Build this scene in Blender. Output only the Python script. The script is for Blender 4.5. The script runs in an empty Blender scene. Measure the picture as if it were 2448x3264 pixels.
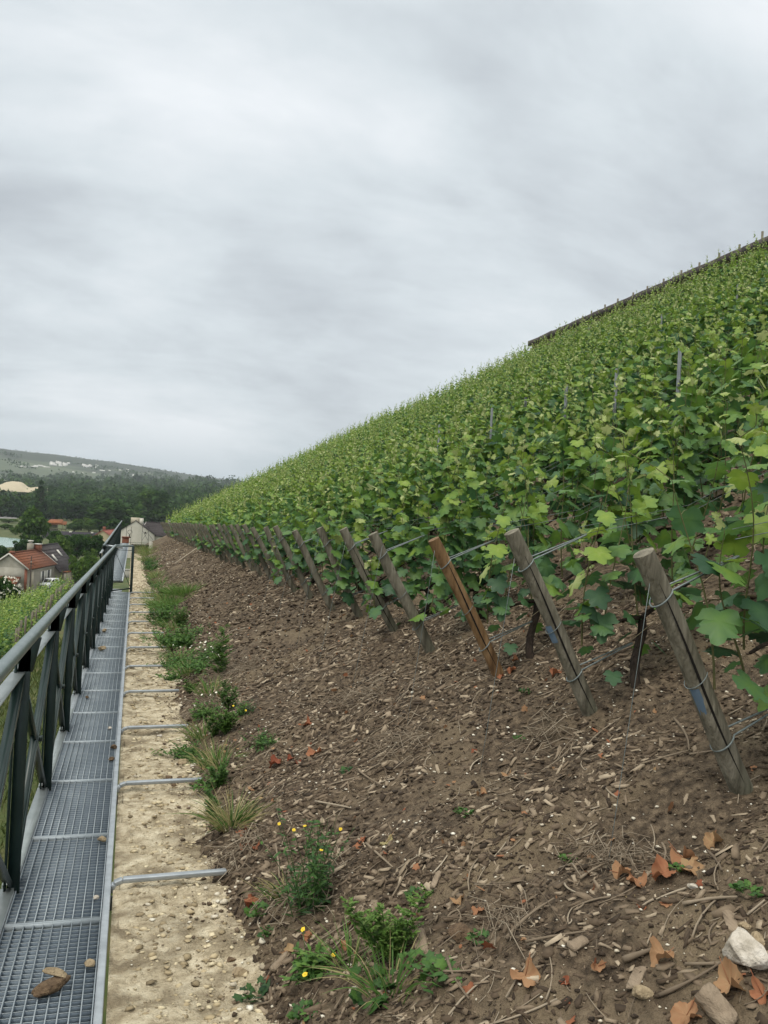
import bpy, math, random
import numpy as np
from mathutils import Matrix, Vector

SC = bpy.context.scene
COL = SC.collection
RNG = np.random.default_rng(7)
R = math.radians

# ------------------------------------------------------------------ camera
EYE = 1.64
FALL = 0.02667            # the terrace drops this much per metre along Y
ROLL, YAW, PITCH = R(3.0), R(16.2), R(0.1)
fw = Vector((math.sin(YAW) * math.cos(PITCH), math.cos(YAW) * math.cos(PITCH), -math.sin(PITCH)))
r0 = Vector((math.cos(YAW), -math.sin(YAW), 0))
u0 = r0.cross(fw)
rr = r0 * math.cos(ROLL) + u0 * math.sin(ROLL)
uu = -r0 * math.sin(ROLL) + u0 * math.cos(ROLL)
cam_d = bpy.data.cameras.new('camera')
cam_d.sensor_fit = 'VERTICAL'
cam_d.sensor_height = 24
cam_d.lens = 24 * 2750 / 3264
cam_d.clip_start = 0.05
cam_d.clip_end = 12000
cam = bpy.data.objects.new('camera', cam_d)
M = Matrix((( rr.x, uu.x, -fw.x, 0), (rr.y, uu.y, -fw.y, 0), (rr.z, uu.z, -fw.z, EYE), (0, 0, 0, 1)))
cam.matrix_world = M
COL.objects.link(cam)
SC.camera = cam

# ------------------------------------------------------------------ sky, sun, exposure
SUN_EL, SUN_AZ = R(58), R(-120)
world = bpy.data.worlds.new('World')
SC.world = world
world.use_nodes = True
nt = world.node_tree
nt.nodes.clear()
def nd(tree, typ, **kw):
    n = tree.nodes.new(typ)
    for k, v in kw.items():
        setattr(n, k, v)
    return n
def wm(op, a, b=None, c=None):
    n = nd(nt, 'ShaderNodeMath', operation=op)
    for i, s in enumerate((a, b, c)):
        if s is None:
            continue
        if isinstance(s, (int, float)):
            n.inputs[i].default_value = s
        else:
            nt.links.new(s, n.inputs[i])
    return n.outputs[0]
out = nd(nt, 'ShaderNodeOutputWorld')
bg = nd(nt, 'ShaderNodeBackground')
bg.inputs['Strength'].default_value = 0.1
sky = nd(nt, 'ShaderNodeTexSky', sky_type='NISHITA')
sky.sun_disc = False
sky.sun_elevation = SUN_EL
sky.sun_rotation = SUN_AZ
sky.dust_density = 3.0
tc = nd(nt, 'ShaderNodeTexCoord')
sep = nd(nt, 'ShaderNodeSeparateXYZ')
nt.links.new(tc.outputs['Generated'], sep.inputs[0])
zc = wm('MAXIMUM', sep.outputs[2], 0.0)
den = wm('ADD', zc, 0.30)
px = wm('DIVIDE', sep.outputs[0], den)
py = wm('DIVIDE', sep.outputs[1], den)
comb = nd(nt, 'ShaderNodeCombineXYZ')
nt.links.new(px, comb.inputs[0])
nt.links.new(py, comb.inputs[1])
def wnoise(scale, detail, rough, dist=0.0, off=(0, 0, 0), sc=(1, 1, 1)):
    mp = nd(nt, 'ShaderNodeMapping')
    mp.inputs['Location'].default_value = off
    mp.inputs['Scale'].default_value = sc
    nt.links.new(comb.outputs[0], mp.inputs[0])
    n = nd(nt, 'ShaderNodeTexNoise')
    n.inputs['Scale'].default_value = scale
    n.inputs['Detail'].default_value = detail
    n.inputs['Roughness'].default_value = rough
    n.inputs['Distortion'].default_value = dist
    nt.links.new(mp.outputs[0], n.inputs['Vector'])
    return n.outputs[0]
n1 = wnoise(1.15, 6, 0.52, 0.2, (25.09, 14.29, 5.75), (-0.85, 1.15, 1))
n2 = wnoise(3.4, 8, 0.6, 0.3, (4.52, 19.05, 7.81), (0.8, 1.3, 1))
mixn = wm('ADD', wm('MULTIPLY', n1, 0.78), wm('MULTIPLY', n2, 0.22))
ramp = nd(nt, 'ShaderNodeValToRGB')
cr = ramp.color_ramp
cr.elements[0].position = 0.36
cr.elements[0].color = (0.455, 0.495, 0.535, 1)
cr.elements[1].position = 0.60
cr.elements[1].color = (0.80, 0.835, 0.865, 1)
e = cr.elements.new(0.48)
e.color = (0.635, 0.690, 0.725, 1)
nt.links.new(mixn, ramp.inputs[0])
# thicker, greyer air towards the horizon
mr = nd(nt, 'ShaderNodeMapRange')
mr.interpolation_type = 'SMOOTHSTEP'
mr.inputs['From Min'].default_value = -0.02
mr.inputs['From Max'].default_value = 0.10
mr.inputs['To Min'].default_value = 0.0
mr.inputs['To Max'].default_value = 1.0
nt.links.new(sep.outputs[2], mr.inputs['Value'])
hz = nd(nt, 'ShaderNodeMix', data_type='RGBA', blend_type='MIX')
nt.links.new(mr.outputs[0], hz.inputs[0])
hz.inputs[6].default_value = (0.58, 0.665, 0.70, 1)
hz.inputs[7].default_value = (1, 1, 1, 1)
mul = nd(nt, 'ShaderNodeMix', data_type='RGBA', blend_type='MULTIPLY')
mul.inputs[0].default_value = 1.0
nt.links.new(ramp.outputs[0], mul.inputs[6])
nt.links.new(hz.outputs[2], mul.inputs[7])
sc10 = nd(nt, 'ShaderNodeVectorMath', operation='SCALE')
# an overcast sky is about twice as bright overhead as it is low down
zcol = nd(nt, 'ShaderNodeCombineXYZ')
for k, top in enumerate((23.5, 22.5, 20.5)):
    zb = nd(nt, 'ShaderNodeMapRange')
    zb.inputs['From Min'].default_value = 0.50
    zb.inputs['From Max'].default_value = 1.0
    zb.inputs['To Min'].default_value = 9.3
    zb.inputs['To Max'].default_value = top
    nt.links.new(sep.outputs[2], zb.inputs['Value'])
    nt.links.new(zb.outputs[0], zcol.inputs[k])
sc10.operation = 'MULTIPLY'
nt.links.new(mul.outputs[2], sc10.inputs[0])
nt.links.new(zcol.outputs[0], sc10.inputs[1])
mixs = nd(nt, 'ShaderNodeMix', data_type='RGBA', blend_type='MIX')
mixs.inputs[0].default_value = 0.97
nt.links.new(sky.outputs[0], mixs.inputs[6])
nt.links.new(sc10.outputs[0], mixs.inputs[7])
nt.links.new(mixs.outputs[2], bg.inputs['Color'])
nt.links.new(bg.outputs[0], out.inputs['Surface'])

sun_d = bpy.data.lights.new('sun', 'SUN')
sun_d.energy = 1.5
sun_d.angle = R(25)
sun_d.color = (1.0, 0.94, 0.84)
sun = bpy.data.objects.new('sun', sun_d)
sd = Vector((math.cos(SUN_EL) * math.sin(SUN_AZ), math.cos(SUN_EL) * math.cos(SUN_AZ), math.sin(SUN_EL)))
sun.rotation_euler = sd.to_track_quat('Z', 'Y').to_euler()
sun.location = (-20, -20, 60)
COL.objects.link(sun)
SC.view_settings.view_transform = 'Standard'
SC.view_settings.look = 'None'
SC.view_settings.exposure = 0.30
SC.view_settings.gamma = 1.0
SC.cycles.max_bounces = 6
SC.cycles.diffuse_bounces = 3
SC.cycles.glossy_bounces = 3
SC.cycles.transmission_bounces = 3
SC.cycles.volume_bounces = 0
SC.cycles.use_adaptive_sampling = True

# ------------------------------------------------------------------ helpers
def link(o, parent=None):
    COL.objects.link(o)
    if parent is not None:
        o.parent = parent
    return o
def tag(o, label=None, cat=None, group=None, kind=None):
    if label: o['label'] = label
    if cat: o['category'] = cat
    if group: o['group'] = group
    if kind: o['kind'] = kind
    return o
def thing(name, label, cat, loc=(0, 0, 0), rz=0.0, group=None):
    o = bpy.data.objects.new(name, None)
    o.empty_display_size = 0.1
    o.location = loc
    o.rotation_euler = (0, 0, rz)
    link(o)
    return tag(o, label, cat, group)
def copy_tree(src, loc, rz=None, scale=None, label=None):
    c = src.copy()
    COL.objects.link(c)
    c.location = loc
    if rz is not None: c.rotation_euler = (0, 0, rz)
    if scale is not None: c.scale = scale
    if label: c['label'] = label
    for ch in src.children:
        d = ch.copy()
        COL.objects.link(d)
        d.parent = c
        for g in ch.children:
            h = g.copy()
            COL.objects.link(h)
            h.parent = d
    return c
def unit(a):
    return a / np.maximum(np.linalg.norm(a, axis=-1, keepdims=True), 1e-9)

class MB:
    def __init__(self):
        self.v, self.f, self.t, self.mi, self.n = [], [], [], [], 0
    def add(self, V, F, tint=0.5, mi=0):
        V = np.asarray(V, float).reshape(-1, 3)
        for A in (F if isinstance(F, list) else [F]):
            A = np.asarray(A, int)
            if A.ndim == 1: A = A[None]
            self.f.append(A + self.n)
            self.mi.append(np.full(len(A), mi))
        self.v.append(V)
        self.t.append(np.broadcast_to(np.asarray(tint, float), (len(V),)).copy())
        self.n += len(V)
        return self
    def box(self, c, s, rot=None, tint=0.5, mi=0):
        x, y, z = [k / 2 for k in s]
        V = np.array([(-x,-y,-z),(x,-y,-z),(x,y,-z),(-x,y,-z),(-x,-y,z),(x,-y,z),(x,y,z),(-x,y,z)])
        if rot is not None: V = V @ np.asarray(rot).T
        F = np.array([(0,3,2,1),(4,5,6,7),(0,1,5,4),(1,2,6,5),(2,3,7,6),(3,0,4,7)])
        return self.add(V + np.asarray(c), F, tint, mi)
    def bar(self, a, b, w, h, up=(0, 0, 1), tint=0.5, mi=0):
        a, b = np.asarray(a, float), np.asarray(b, float)
        d = b - a; L = np.linalg.norm(d); d = d / L
        s = np.cross(d, up); s = s / max(np.linalg.norm(s), 1e-9); u = np.cross(s, d)
        return self.box((a + b) / 2, (w, L, h), np.array([s, d, u]).T, tint, mi)
    def tube(self, P, rad, n=6, tint=0.5, caps=True, mi=0):
        P = np.asarray(P, float); k = len(P)
        rad = np.broadcast_to(np.asarray(rad, float), (k,))
        T = unit(np.gradient(P, axis=0))
        ref = np.array([0.0, 0, 1]) if abs(T[:, 2]).mean() < 0.85 else np.array([1.0, 0, 0])
        A = unit(np.cross(T, ref)); B = np.cross(T, A)
        th = np.linspace(0, 2 * np.pi, n, endpoint=False)
        V = P[:, None] + rad[:, None, None] * (np.cos(th)[None, :, None] * A[:, None] + np.sin(th)[None, :, None] * B[:, None])
        i = np.arange(k - 1)[:, None] * n; j = np.arange(n)[None]; j2 = (j + 1) % n
        F = np.stack([i + j, i + j2, i + n + j2, i + n + j], -1).reshape(-1, 4)
        FF = [F]
        if caps: FF += [np.arange(n)[::-1], np.arange(n) + (k - 1) * n]
        return self.add(V.reshape(-1, 3), FF, tint, mi)
    def xf(self, fn):
        self.v = [fn(v) for v in self.v]
        return self
    def mesh(self, name):
        V = np.concatenate(self.v); me = bpy.data.meshes.new(name)
        me.vertices.add(len(V)); me.vertices.foreach_set('co', V.astype(np.float32).ravel())
        idx = np.concatenate([a.ravel() for a in self.f])
        sz = np.concatenate([np.full(len(a), a.shape[1]) for a in self.f])
        me.loops.add(len(idx)); me.loops.foreach_set('vertex_index', idx.astype(np.int32))
        me.polygons.add(len(sz))
        me.polygons.foreach_set('loop_start', np.concatenate([[0], np.cumsum(sz)[:-1]]).astype(np.int32))
        me.update(calc_edges=True)
        at = me.attributes.new('tint', 'FLOAT', 'POINT')
        at.data.foreach_set('value', np.concatenate(self.t).astype(np.float32))
        mi = np.concatenate(self.mi)
        if mi.any(): me.polygons.foreach_set('material_index', mi.astype(np.int32))
        return me
    def build(self, name, m, parent=None, smooth=False, loc=None):
        me = self.mesh(name)
        for x in (m if isinstance(m, (list, tuple)) else [m]): me.materials.append(x)
        if smooth: me.polygons.foreach_set('use_smooth', np.ones(len(me.polygons), bool))
        o = bpy.data.objects.new(name, me)
        if loc is not None: o.location = loc
        return link(o, parent)

def bevel(o, w=0.004, seg=2):
    b = o.modifiers.new('bevel', 'BEVEL'); b.width = w; b.segments = seg; b.limit_method = 'ANGLE'
    return o

def vnoise(X, Y, seed=0):
    """smooth value noise on a plane, -1..1"""
    def h(i, j):
        s = np.sin(i * 127.1 + j * 311.7 + seed * 74.7) * 43758.5453
        return s - np.floor(s)
    xi, yi = np.floor(X), np.floor(Y); xf, yf = X - xi, Y - yi
    u, v = xf * xf * (3 - 2 * xf), yf * yf * (3 - 2 * yf)
    a = h(xi, yi) * (1 - u) + h(xi + 1, yi) * u
    b = h(xi, yi + 1) * (1 - u) + h(xi + 1, yi + 1) * u
    return (a * (1 - v) + b * v) * 2 - 1
def fbm(X, Y, seed=0, oct=4):
    s, a = 0, 1.0
    for k in range(oct):
        s = s + a * vnoise(X * 2 ** k, Y * 2 ** k, seed + k * 13); a *= 0.5
    return s

def sstep(a, b, x):
    t = np.clip((np.asarray(x, float) - a) / (b - a), 0, 1)
    return t * t * (3 - 2 * t)

# ------------------------------------------------------------------ materials
MATS = {}
def mat(name, cols, scale=8.0, rough=0.8, metal=0.0, bump=0.0, bscale=None, detail=5, spec=0.3, pos=None,
        tint=False, transl=0.0, stretch=None, cols2=None, scale2=None, mix2=(0.45, 0.6), coat=0.0, dist=0.0):
    """object-space noise over a colour ramp; tint=True drives the ramp by the mesh's own tint attribute plus noise"""
    m = bpy.data.materials.new(name); m.use_nodes = True
    t = m.node_tree; N, L = t.nodes, t.links
    b = N['Principled BSDF']
    b.inputs['Roughness'].default_value = rough
    b.inputs['Metallic'].default_value = metal
    b.inputs['Specular IOR Level'].default_value = spec
    if coat: b.inputs['Coat Weight'].default_value = coat
    tco = N.new('ShaderNodeTexCoord'); vec = tco.outputs['Object']
    if stretch:
        mp = N.new('ShaderNodeMapping'); mp.inputs['Scale'].default_value = stretch
        L.new(vec, mp.inputs[0]); vec = mp.outputs[0]
    no = N.new('ShaderNodeTexNoise'); no.inputs['Scale'].default_value = scale; no.inputs['Detail'].default_value = detail
    no.inputs['Roughness'].default_value = 0.6; no.inputs['Distortion'].default_value = dist
    L.new(vec, no.inputs['Vector'])
    rp = N.new('ShaderNodeValToRGB'); el = rp.color_ramp.elements
    k = len(cols)
    if pos is None:
        pos = [0.5] if k == 1 else (list(np.linspace(0.0, 1.0, k)) if tint else list(np.linspace(0.32, 0.68, k)))
    while len(el) < k: el.new(0.5)
    for i in range(k):
        el[i].position = pos[i]; el[i].color = (*cols[i], 1)
    if k == 1: el[1].color = (*cols[0], 1)
    fac = no.outputs[0]
    if tint:
        at = N.new('ShaderNodeAttribute'); at.attribute_name = 'tint'
        a = N.new('ShaderNodeMath'); a.operation = 'MULTIPLY_ADD'
        L.new(no.outputs[0], a.inputs[0]); a.inputs[1].default_value = 0.24; a.inputs[2].default_value = -0.12
        c = N.new('ShaderNodeMath'); c.operation = 'ADD'
        L.new(at.outputs['Fac'], c.inputs[0]); L.new(a.outputs[0], c.inputs[1]); fac = c.outputs[0]
    L.new(fac, rp.inputs[0]); colr = rp.outputs[0]
    if cols2 is not None:
        n2 = N.new('ShaderNodeTexNoise'); n2.inputs['Scale'].default_value = scale2; n2.inputs['Detail'].default_value = 4
        L.new(vec, n2.inputs['Vector'])
        r2 = N.new('ShaderNodeValToRGB'); r2.color_ramp.elements[0].position = mix2[0]; r2.color_ramp.elements[1].position = mix2[1]
        L.new(n2.outputs[0], r2.inputs[0])
        mx = N.new('ShaderNodeMix'); mx.data_type = 'RGBA'
        L.new(r2.outputs[0], mx.inputs[0]); L.new(colr, mx.inputs[6]); mx.inputs[7].default_value = (*cols2, 1)
        colr = mx.outputs[2]
    L.new(colr, b.inputs['Base Color'])
    if bump:
        bn = N.new('ShaderNodeTexNoise'); bn.inputs['Scale'].default_value = bscale or scale * 3; bn.inputs['Detail'].default_value = 6
        L.new(vec, bn.inputs['Vector'])
        bp = N.new('ShaderNodeBump'); bp.inputs['Strength'].default_value = min(1, bump); bp.inputs['Distance'].default_value = 0.02
        L.new(bn.outputs[0], bp.inputs['Height']); L.new(bp.outputs[0], b.inputs['Normal'])
    if transl:
        tr = N.new('ShaderNodeBsdfTranslucent'); L.new(colr, tr.inputs['Color'])
        ms = N.new('ShaderNodeMixShader'); ms.inputs[0].default_value = transl
        o = N['Material Output']
        L.new(b.outputs[0], ms.inputs[1]); L.new(tr.outputs[0], ms.inputs[2]); L.new(ms.outputs[0], o.inputs['Surface'])
    MATS[name] = m
    return m

m_soil = mat('soil', [(0.030, 0.021, 0.013), (0.102, 0.074, 0.048), (0.205, 0.153, 0.100)], 26, 0.95, bump=1.0, bscale=120, detail=8,
             cols2=(0.185, 0.140, 0.088), scale2=1.6, mix2=(0.5, 0.66))
m_chalk = mat('chalk_stone', [(0.27, 0.216, 0.138), (0.50, 0.42, 0.29), (0.69, 0.61, 0.45)], 15, 0.95, bump=1.0, bscale=90, detail=14,
              cols2=(0.24, 0.192, 0.125), scale2=5, mix2=(0.52, 0.66), stretch=(0.85, 1.2, 1), pos=[0.34, 0.5, 0.68])
m_flake = mat('chalk_flake', [(0.17, 0.130, 0.078), (0.42, 0.335, 0.205), (0.66, 0.57, 0.39)], 40, 0.95, tint=True)
m_galv = mat('galvanised_steel', [(0.30, 0.325, 0.345), (0.42, 0.45, 0.47)], 14, 0.42, metal=0.55, spec=0.5)
m_stake = mat('stake_steel', [(0.11, 0.125, 0.13), (0.17, 0.185, 0.19)], 14, 0.55, metal=0.3)
m_grid = mat('grating_lit_edge', [(0.27, 0.305, 0.33), (0.36, 0.40, 0.42)], 9, 0.5, metal=0.35)  # paler steel for top edges and end bars, their catch of light painted in
m_grate = mat('grating_shaded_steel', [(0.125, 0.160, 0.200), (0.18, 0.22, 0.26)], 3, 0.6, metal=0.1, spec=0.3)  # same steel toned darker for the bar sides, shade put into the colour
m_railg = mat('rail_pipe_paint', [(0.105, 0.138, 0.138), (0.165, 0.20, 0.20)], 18, 0.36, metal=0.2, spec=0.5)
m_green = mat('dark_green_paint', [(0.009, 0.021, 0.019), (0.015, 0.031, 0.028)], 10, 0.36, spec=0.45)
m_flat = mat('flat_bar_sheen_paint', [(0.22, 0.25, 0.25), (0.29, 0.32, 0.32)], 12, 0.4, metal=0.2, spec=0.5)  # base colour lightened to stand for the sky caught on these bars
m_wood = mat('weathered_post_wood', [(0.085, 0.078, 0.055), (0.165, 0.148, 0.110), (0.27, 0.245, 0.19)], 22, 0.85, bump=0.8, bscale=60, stretch=(1, 1, 0.09), detail=7,
             cols2=(0.075, 0.085, 0.050), scale2=3.0, mix2=(0.5, 0.7))
m_woodnew = mat('fresh_post_wood', [(0.085, 0.045, 0.020), (0.20, 0.115, 0.052), (0.31, 0.195, 0.10)], 20, 0.7, bump=0.6, bscale=60, stretch=(1, 1, 0.08), detail=7)
m_crack = mat('post_crack', [(0.012, 0.010, 0.008)], 5, 0.95)
m_blue = mat('blue_paint_mark', [(0.10, 0.16, 0.23), (0.14, 0.19, 0.25)], 30, 0.8)
m_wire = mat('galvanised_wire', [(0.13, 0.155, 0.155), (0.22, 0.25, 0.245)], 60, 0.5, metal=0.3)
m_straw = mat('pale_string', [(0.33, 0.27, 0.16), (0.45, 0.38, 0.25)], 40, 0.9)
m_leaf = mat('vine_leaf', [(0.030, 0.084, 0.042), (0.076, 0.168, 0.064), (0.128, 0.240, 0.046), (0.240, 0.345, 0.048), (0.43, 0.48, 0.20)], 30, 0.5, spec=0.4,
             tint=True, transl=0.36, pos=[0.0, 0.3, 0.55, 0.8, 1.0])
m_shoot = mat('vine_shoot', [(0.075, 0.09, 0.030), (0.13, 0.12, 0.05)], 20, 0.7)
m_vtrunk = mat('vine_bark', [(0.018, 0.013, 0.010), (0.060, 0.043, 0.032)], 40, 0.95, bump=1.0, bscale=90, stretch=(1, 1, 0.2))
m_chip = mat('wood_chip', [(0.024, 0.016, 0.010), (0.080, 0.056, 0.036), (0.182, 0.136, 0.092), (0.43, 0.35, 0.25)], 60, 0.9, tint=True)
m_twig = mat('dead_twig', [(0.070, 0.050, 0.034), (0.205, 0.160, 0.112), (0.38, 0.32, 0.24)], 50, 0.9, tint=True)
m_peb = mat('chalk_pebble', [(0.30, 0.25, 0.18), (0.55, 0.49, 0.38), (0.72, 0.68, 0.58)], 30, 0.9, tint=True)
m_dry = mat('dry_leaf', [(0.19, 0.046, 0.024), (0.30, 0.122, 0.060), (0.35, 0.21, 0.11), (0.33, 0.29, 0.14)], 25, 0.8, tint=True, transl=0.2)
m_plank = mat('split_wood', [(0.17, 0.125, 0.085), (0.33, 0.26, 0.185)], 14, 0.9, bump=0.9, bscale=50, stretch=(1, 0.12, 1))
m_rock = mat('chalk_rock', [(0.27, 0.235, 0.18), (0.49, 0.44, 0.37), (0.63, 0.59, 0.53)], 14, 0.95, bump=1.0, bscale=40)
m_clod = mat('brown_stone', [(0.085, 0.055, 0.034), (0.20, 0.135, 0.08)], 30, 0.95, bump=1.0, bscale=70)
m_tan = mat('tan_stone', [(0.24, 0.18, 0.11), (0.42, 0.33, 0.21)], 25, 0.9, bump=0.9, bscale=60)
m_weed = mat('weed_leaf', [(0.022, 0.055, 0.026), (0.055, 0.125, 0.030), (0.115, 0.220, 0.040), (0.36, 0.31, 0.15)], 30, 0.6, tint=True, transl=0.3)
m_yel = mat('yellow_petal', [(0.62, 0.42, 0.02), (0.75, 0.55, 0.04)], 40, 0.6)
m_whi = mat('white_petal', [(0.66, 0.64, 0.52), (0.8, 0.78, 0.68)], 40, 0.6)
m_red = mat('red_petal', [(0.45, 0.02, 0.015), (0.6, 0.05, 0.03)], 40, 0.6)
m_grass = mat('meadow', [(0.030, 0.048, 0.014), (0.062, 0.084, 0.024), (0.11, 0.11, 0.045)], 0.9, 0.95, bump=0.6, bscale=6, detail=10,
              cols2=(0.16, 0.115, 0.06), scale2=0.35, mix2=(0.56, 0.75))
m_grassb = mat('grass_blade', [(0.045, 0.075, 0.018), (0.085, 0.115, 0.028), (0.17, 0.165, 0.06)], 12, 0.8, tint=True, transl=0.25)
m_coping = mat('wall_coping', [(0.045, 0.040, 0.038), (0.11, 0.095, 0.085)], 4, 0.9, bump=0.8, bscale=14)
m_wall = mat('rubble_wall', [(0.10, 0.075, 0.055), (0.20, 0.16, 0.12)], 5, 0.95, bump=1.0, bscale=10)
m_render = mat('grey_render', [(0.245, 0.225, 0.180), (0.32, 0.295, 0.24)], 1.2, 0.95)
m_render2 = mat('pale_render', [(0.34, 0.32, 0.265), (0.43, 0.41, 0.35)], 0.9, 0.95)
m_cream = mat('cream_render', [(0.44, 0.375, 0.235), (0.50, 0.43, 0.28)], 0.8, 0.95)
m_whitew = mat('white_render', [(0.52, 0.485, 0.41), (0.60, 0.56, 0.49)], 0.6, 0.95)
m_tile = mat('red_roof_tiles', [(0.105, 0.040, 0.022), (0.215, 0.080, 0.040)], 1.6, 0.9, detail=8, stretch=(1, 1, 3))
m_tile2 = mat('pink_roof_tiles', [(0.22, 0.075, 0.055), (0.29, 0.105, 0.08)], 1.0, 0.9)
m_slate = mat('dark_slate_roof', [(0.032, 0.026, 0.027), (0.060, 0.050, 0.050)], 2.0, 0.8)
m_brick = mat('red_brick', [(0.16, 0.062, 0.038), (0.25, 0.10, 0.062)], 3.0, 0.9)
m_trim = mat('pale_trim', [(0.50, 0.48, 0.43), (0.58, 0.56, 0.5)], 3, 0.7)
m_shut = mat('cream_shutter', [(0.40, 0.35, 0.26), (0.47, 0.42, 0.32)], 3, 0.7)
m_dark = mat('dark_pane', [(0.015, 0.015, 0.017)], 3, 0.2, spec=0.5)
m_iron = mat('wrought_iron', [(0.018, 0.017, 0.016)], 3, 0.6)
m_carw = mat('white_car_paint', [(0.70, 0.71, 0.71)], 3, 0.25, spec=0.5, coat=0.5)
m_rub = mat('rubber', [(0.012, 0.012, 0.012)], 3, 0.9)
m_pole = mat('pole_wood', [(0.045, 0.035, 0.030), (0.075, 0.06, 0.05)], 6, 0.9)
m_tree = mat('tree_leaf', [(0.008, 0.026, 0.007), (0.025, 0.062, 0.014), (0.060, 0.115, 0.023), (0.11, 0.17, 0.032)], 0.5, 0.9, tint=True, transl=0.2, spec=0.1)
m_bark = mat('tree_bark', [(0.03, 0.024, 0.018), (0.07, 0.055, 0.042)], 3, 0.95)
m_street = mat('street_asphalt', [(0.15, 0.14, 0.125), (0.20, 0.19, 0.165)], 1.5, 0.95)
m_gravel = mat('gravel_lot', [(0.17, 0.165, 0.16), (0.235, 0.225, 0.215)], 0.3, 0.95)
m_sand = mat('pale_sand', [(0.38, 0.325, 0.225), (0.46, 0.40, 0.285)], 0.06, 0.95)
m_rust = mat('rusty_roof', [(0.16, 0.055, 0.022), (0.27, 0.10, 0.04)], 0.8, 0.9)
m_shedw = mat('shed_boards', [(0.12, 0.115, 0.085), (0.19, 0.18, 0.14)], 1.0, 0.95)
m_shedd = mat('dark_shed_roof', [(0.018, 0.014, 0.022), (0.032, 0.025, 0.034)], 0.5, 0.85)
m_town = mat('town_render', [(0.60, 0.58, 0.55), (0.74, 0.72, 0.69)], 0.01, 0.95)

# lake water
m_lake = bpy.data.materials.new('lake_water'); m_lake.use_nodes = True
_b = m_lake.node_tree.nodes['Principled BSDF']
_b.inputs['Base Color'].default_value = (0.24, 0.37, 0.30, 1); _b.inputs['Roughness'].default_value = 0.12
_n = m_lake.node_tree.nodes.new('ShaderNodeTexNoise'); _n.inputs['Scale'].default_value = 2.5
_p = m_lake.node_tree.nodes.new('ShaderNodeBump'); _p.inputs['Strength'].default_value = 0.15
m_lake.node_tree.links.new(_n.outputs[0], _p.inputs['Height']); m_lake.node_tree.links.new(_p.outputs[0], _b.inputs['Normal'])

# ------------------------------------------------------------------ terrain
def prof(X):
    X = np.asarray(X, float)
    return np.interp(X, [-1, 0.5, 2.17, 5.17, 18.6], [0, 0.0, 0.80, 2.39, 2.39 + 13.43 * 0.57])
def hill(X, Y):
    return prof(X) - FALL * np.asarray(Y, float)
def low(X, Y):                        # ground on the valley side of the terrace wall
    X, Y = np.asarray(X, float), np.asarray(Y, float)
    z = -2.95 - np.clip(-X - 0.5, 0, 3) * 0.10 - np.clip(-X - 3.5, 0, 200) * 0.42 - FALL * np.clip(Y, -20, 64)
    z = np.maximum(z, -15.8)
    t = sstep(61, 130, Y)
    v = -15.8
    z = z * (1 - t) + v * t
    far = np.interp(Y, [700, 1000, 2000, 3000], [0, 5, 40, 60])
    return z + far
def base(X, Y):
    X, Y = np.asarray(X, float), np.asarray(Y, float)
    h = hill(np.clip(X, 0, 18.6), Y) - 0.45 - np.clip(X - 60, 0, 100) * 0.1
    t = sstep(50, 105, Y)
    r = h * (1 - t) + low(-60, Y) * t
    r = np.maximum(r, -15.8)
    w = sstep(0.06, 0.3, X)
    return low(np.minimum(X, 0), Y) * (1 - w) + r * w

def grid_mesh(xs, ys, fn):
    X, Y = np.meshgrid(xs, ys); Z = fn(X, Y)
    nx, ny = len(xs), len(ys)
    i = np.arange(ny - 1)[:, None] * nx + np.arange(nx - 1)[None]
    F = np.stack([i, i + 1, i + nx + 1, i + nx], -1).reshape(-1, 4)
    return np.stack([X, Y, Z], -1).reshape(-1, 3), F

xs = np.concatenate([-np.geomspace(7000, 40, 40), np.arange(-38, -6, 1.0), np.arange(-6, 0.01, 0.25), [0.08, 0.2, 0.35, 0.6, 1, 2, 3, 5, 7, 10, 14, 18.6, 24, 40, 60, 100, 200, 500, 1500, 6500]])
ys = np.concatenate([[-60, -30, -15, -8], np.arange(-5, 60, 0.5), np.arange(60, 140, 2.5), np.geomspace(140, 9000, 50)])
V, F = grid_mesh(xs, ys, lambda X, Y: base(X, Y) + np.where((np.abs(X) < 20) & (Y < 60), 0.06 * fbm(X * 0.9, Y * 0.9, 3), 0))
tag(MB().add(V, F).build('ground', m_grass, smooth=True), kind='structure')

# soil of the vineyard bank, finely broken near the camera
def edge_x(Y):
    return 0.50 + 0.055 * fbm(np.asarray(Y) * 1.3, np.zeros_like(Y) + 0.3, 21) + 0.02 * vnoise(np.asarray(Y) * 7.0, np.zeros_like(Y), 5)
def soil_h(X, Y, fine=True):
    X, Y = np.asarray(X, float), np.asarray(Y, float)
    z = hill(X, Y) + 0.035 * fbm(X * 1.6, Y * 1.6, 9, 3)
    # small ripple where soil has slid between the posts
    z = z + 0.03 * np.exp(-((X - 1.35) / 0.5) ** 2) * np.sin(Y * 5.7 + X)
    if fine: z = z + 0.018 * fbm(X * 10, Y * 10, 4, 4)
    return z
def soil_z(X, Y):
    X, Y = np.asarray(X, float), np.asarray(Y, float)
    d = X - edge_x(Y)
    return soil_h(X, Y) + 0.02 - 0.16 * np.clip(0.12 - d, 0, 0.35) / 0.12 * 0.35
def soil_patch(name, xs, ys):
    V, F = grid_mesh(xs, ys, soil_z)
    return V, F
mb = MB()
near_x = np.arange(0.30, 3.2, 0.022); near_y = np.arange(0.8, 8.0, 0.025)
V, F = grid_mesh(near_x, near_y, soil_z); mb.add(V, F)
V, F = grid_mesh(np.concatenate([np.arange(0.30, 3.2, 0.06), [3.18]]), np.arange(7.975, 57.5, 0.10), lambda X, Y: soil_z(X, Y) - 0.003); mb.add(V, F)
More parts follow.
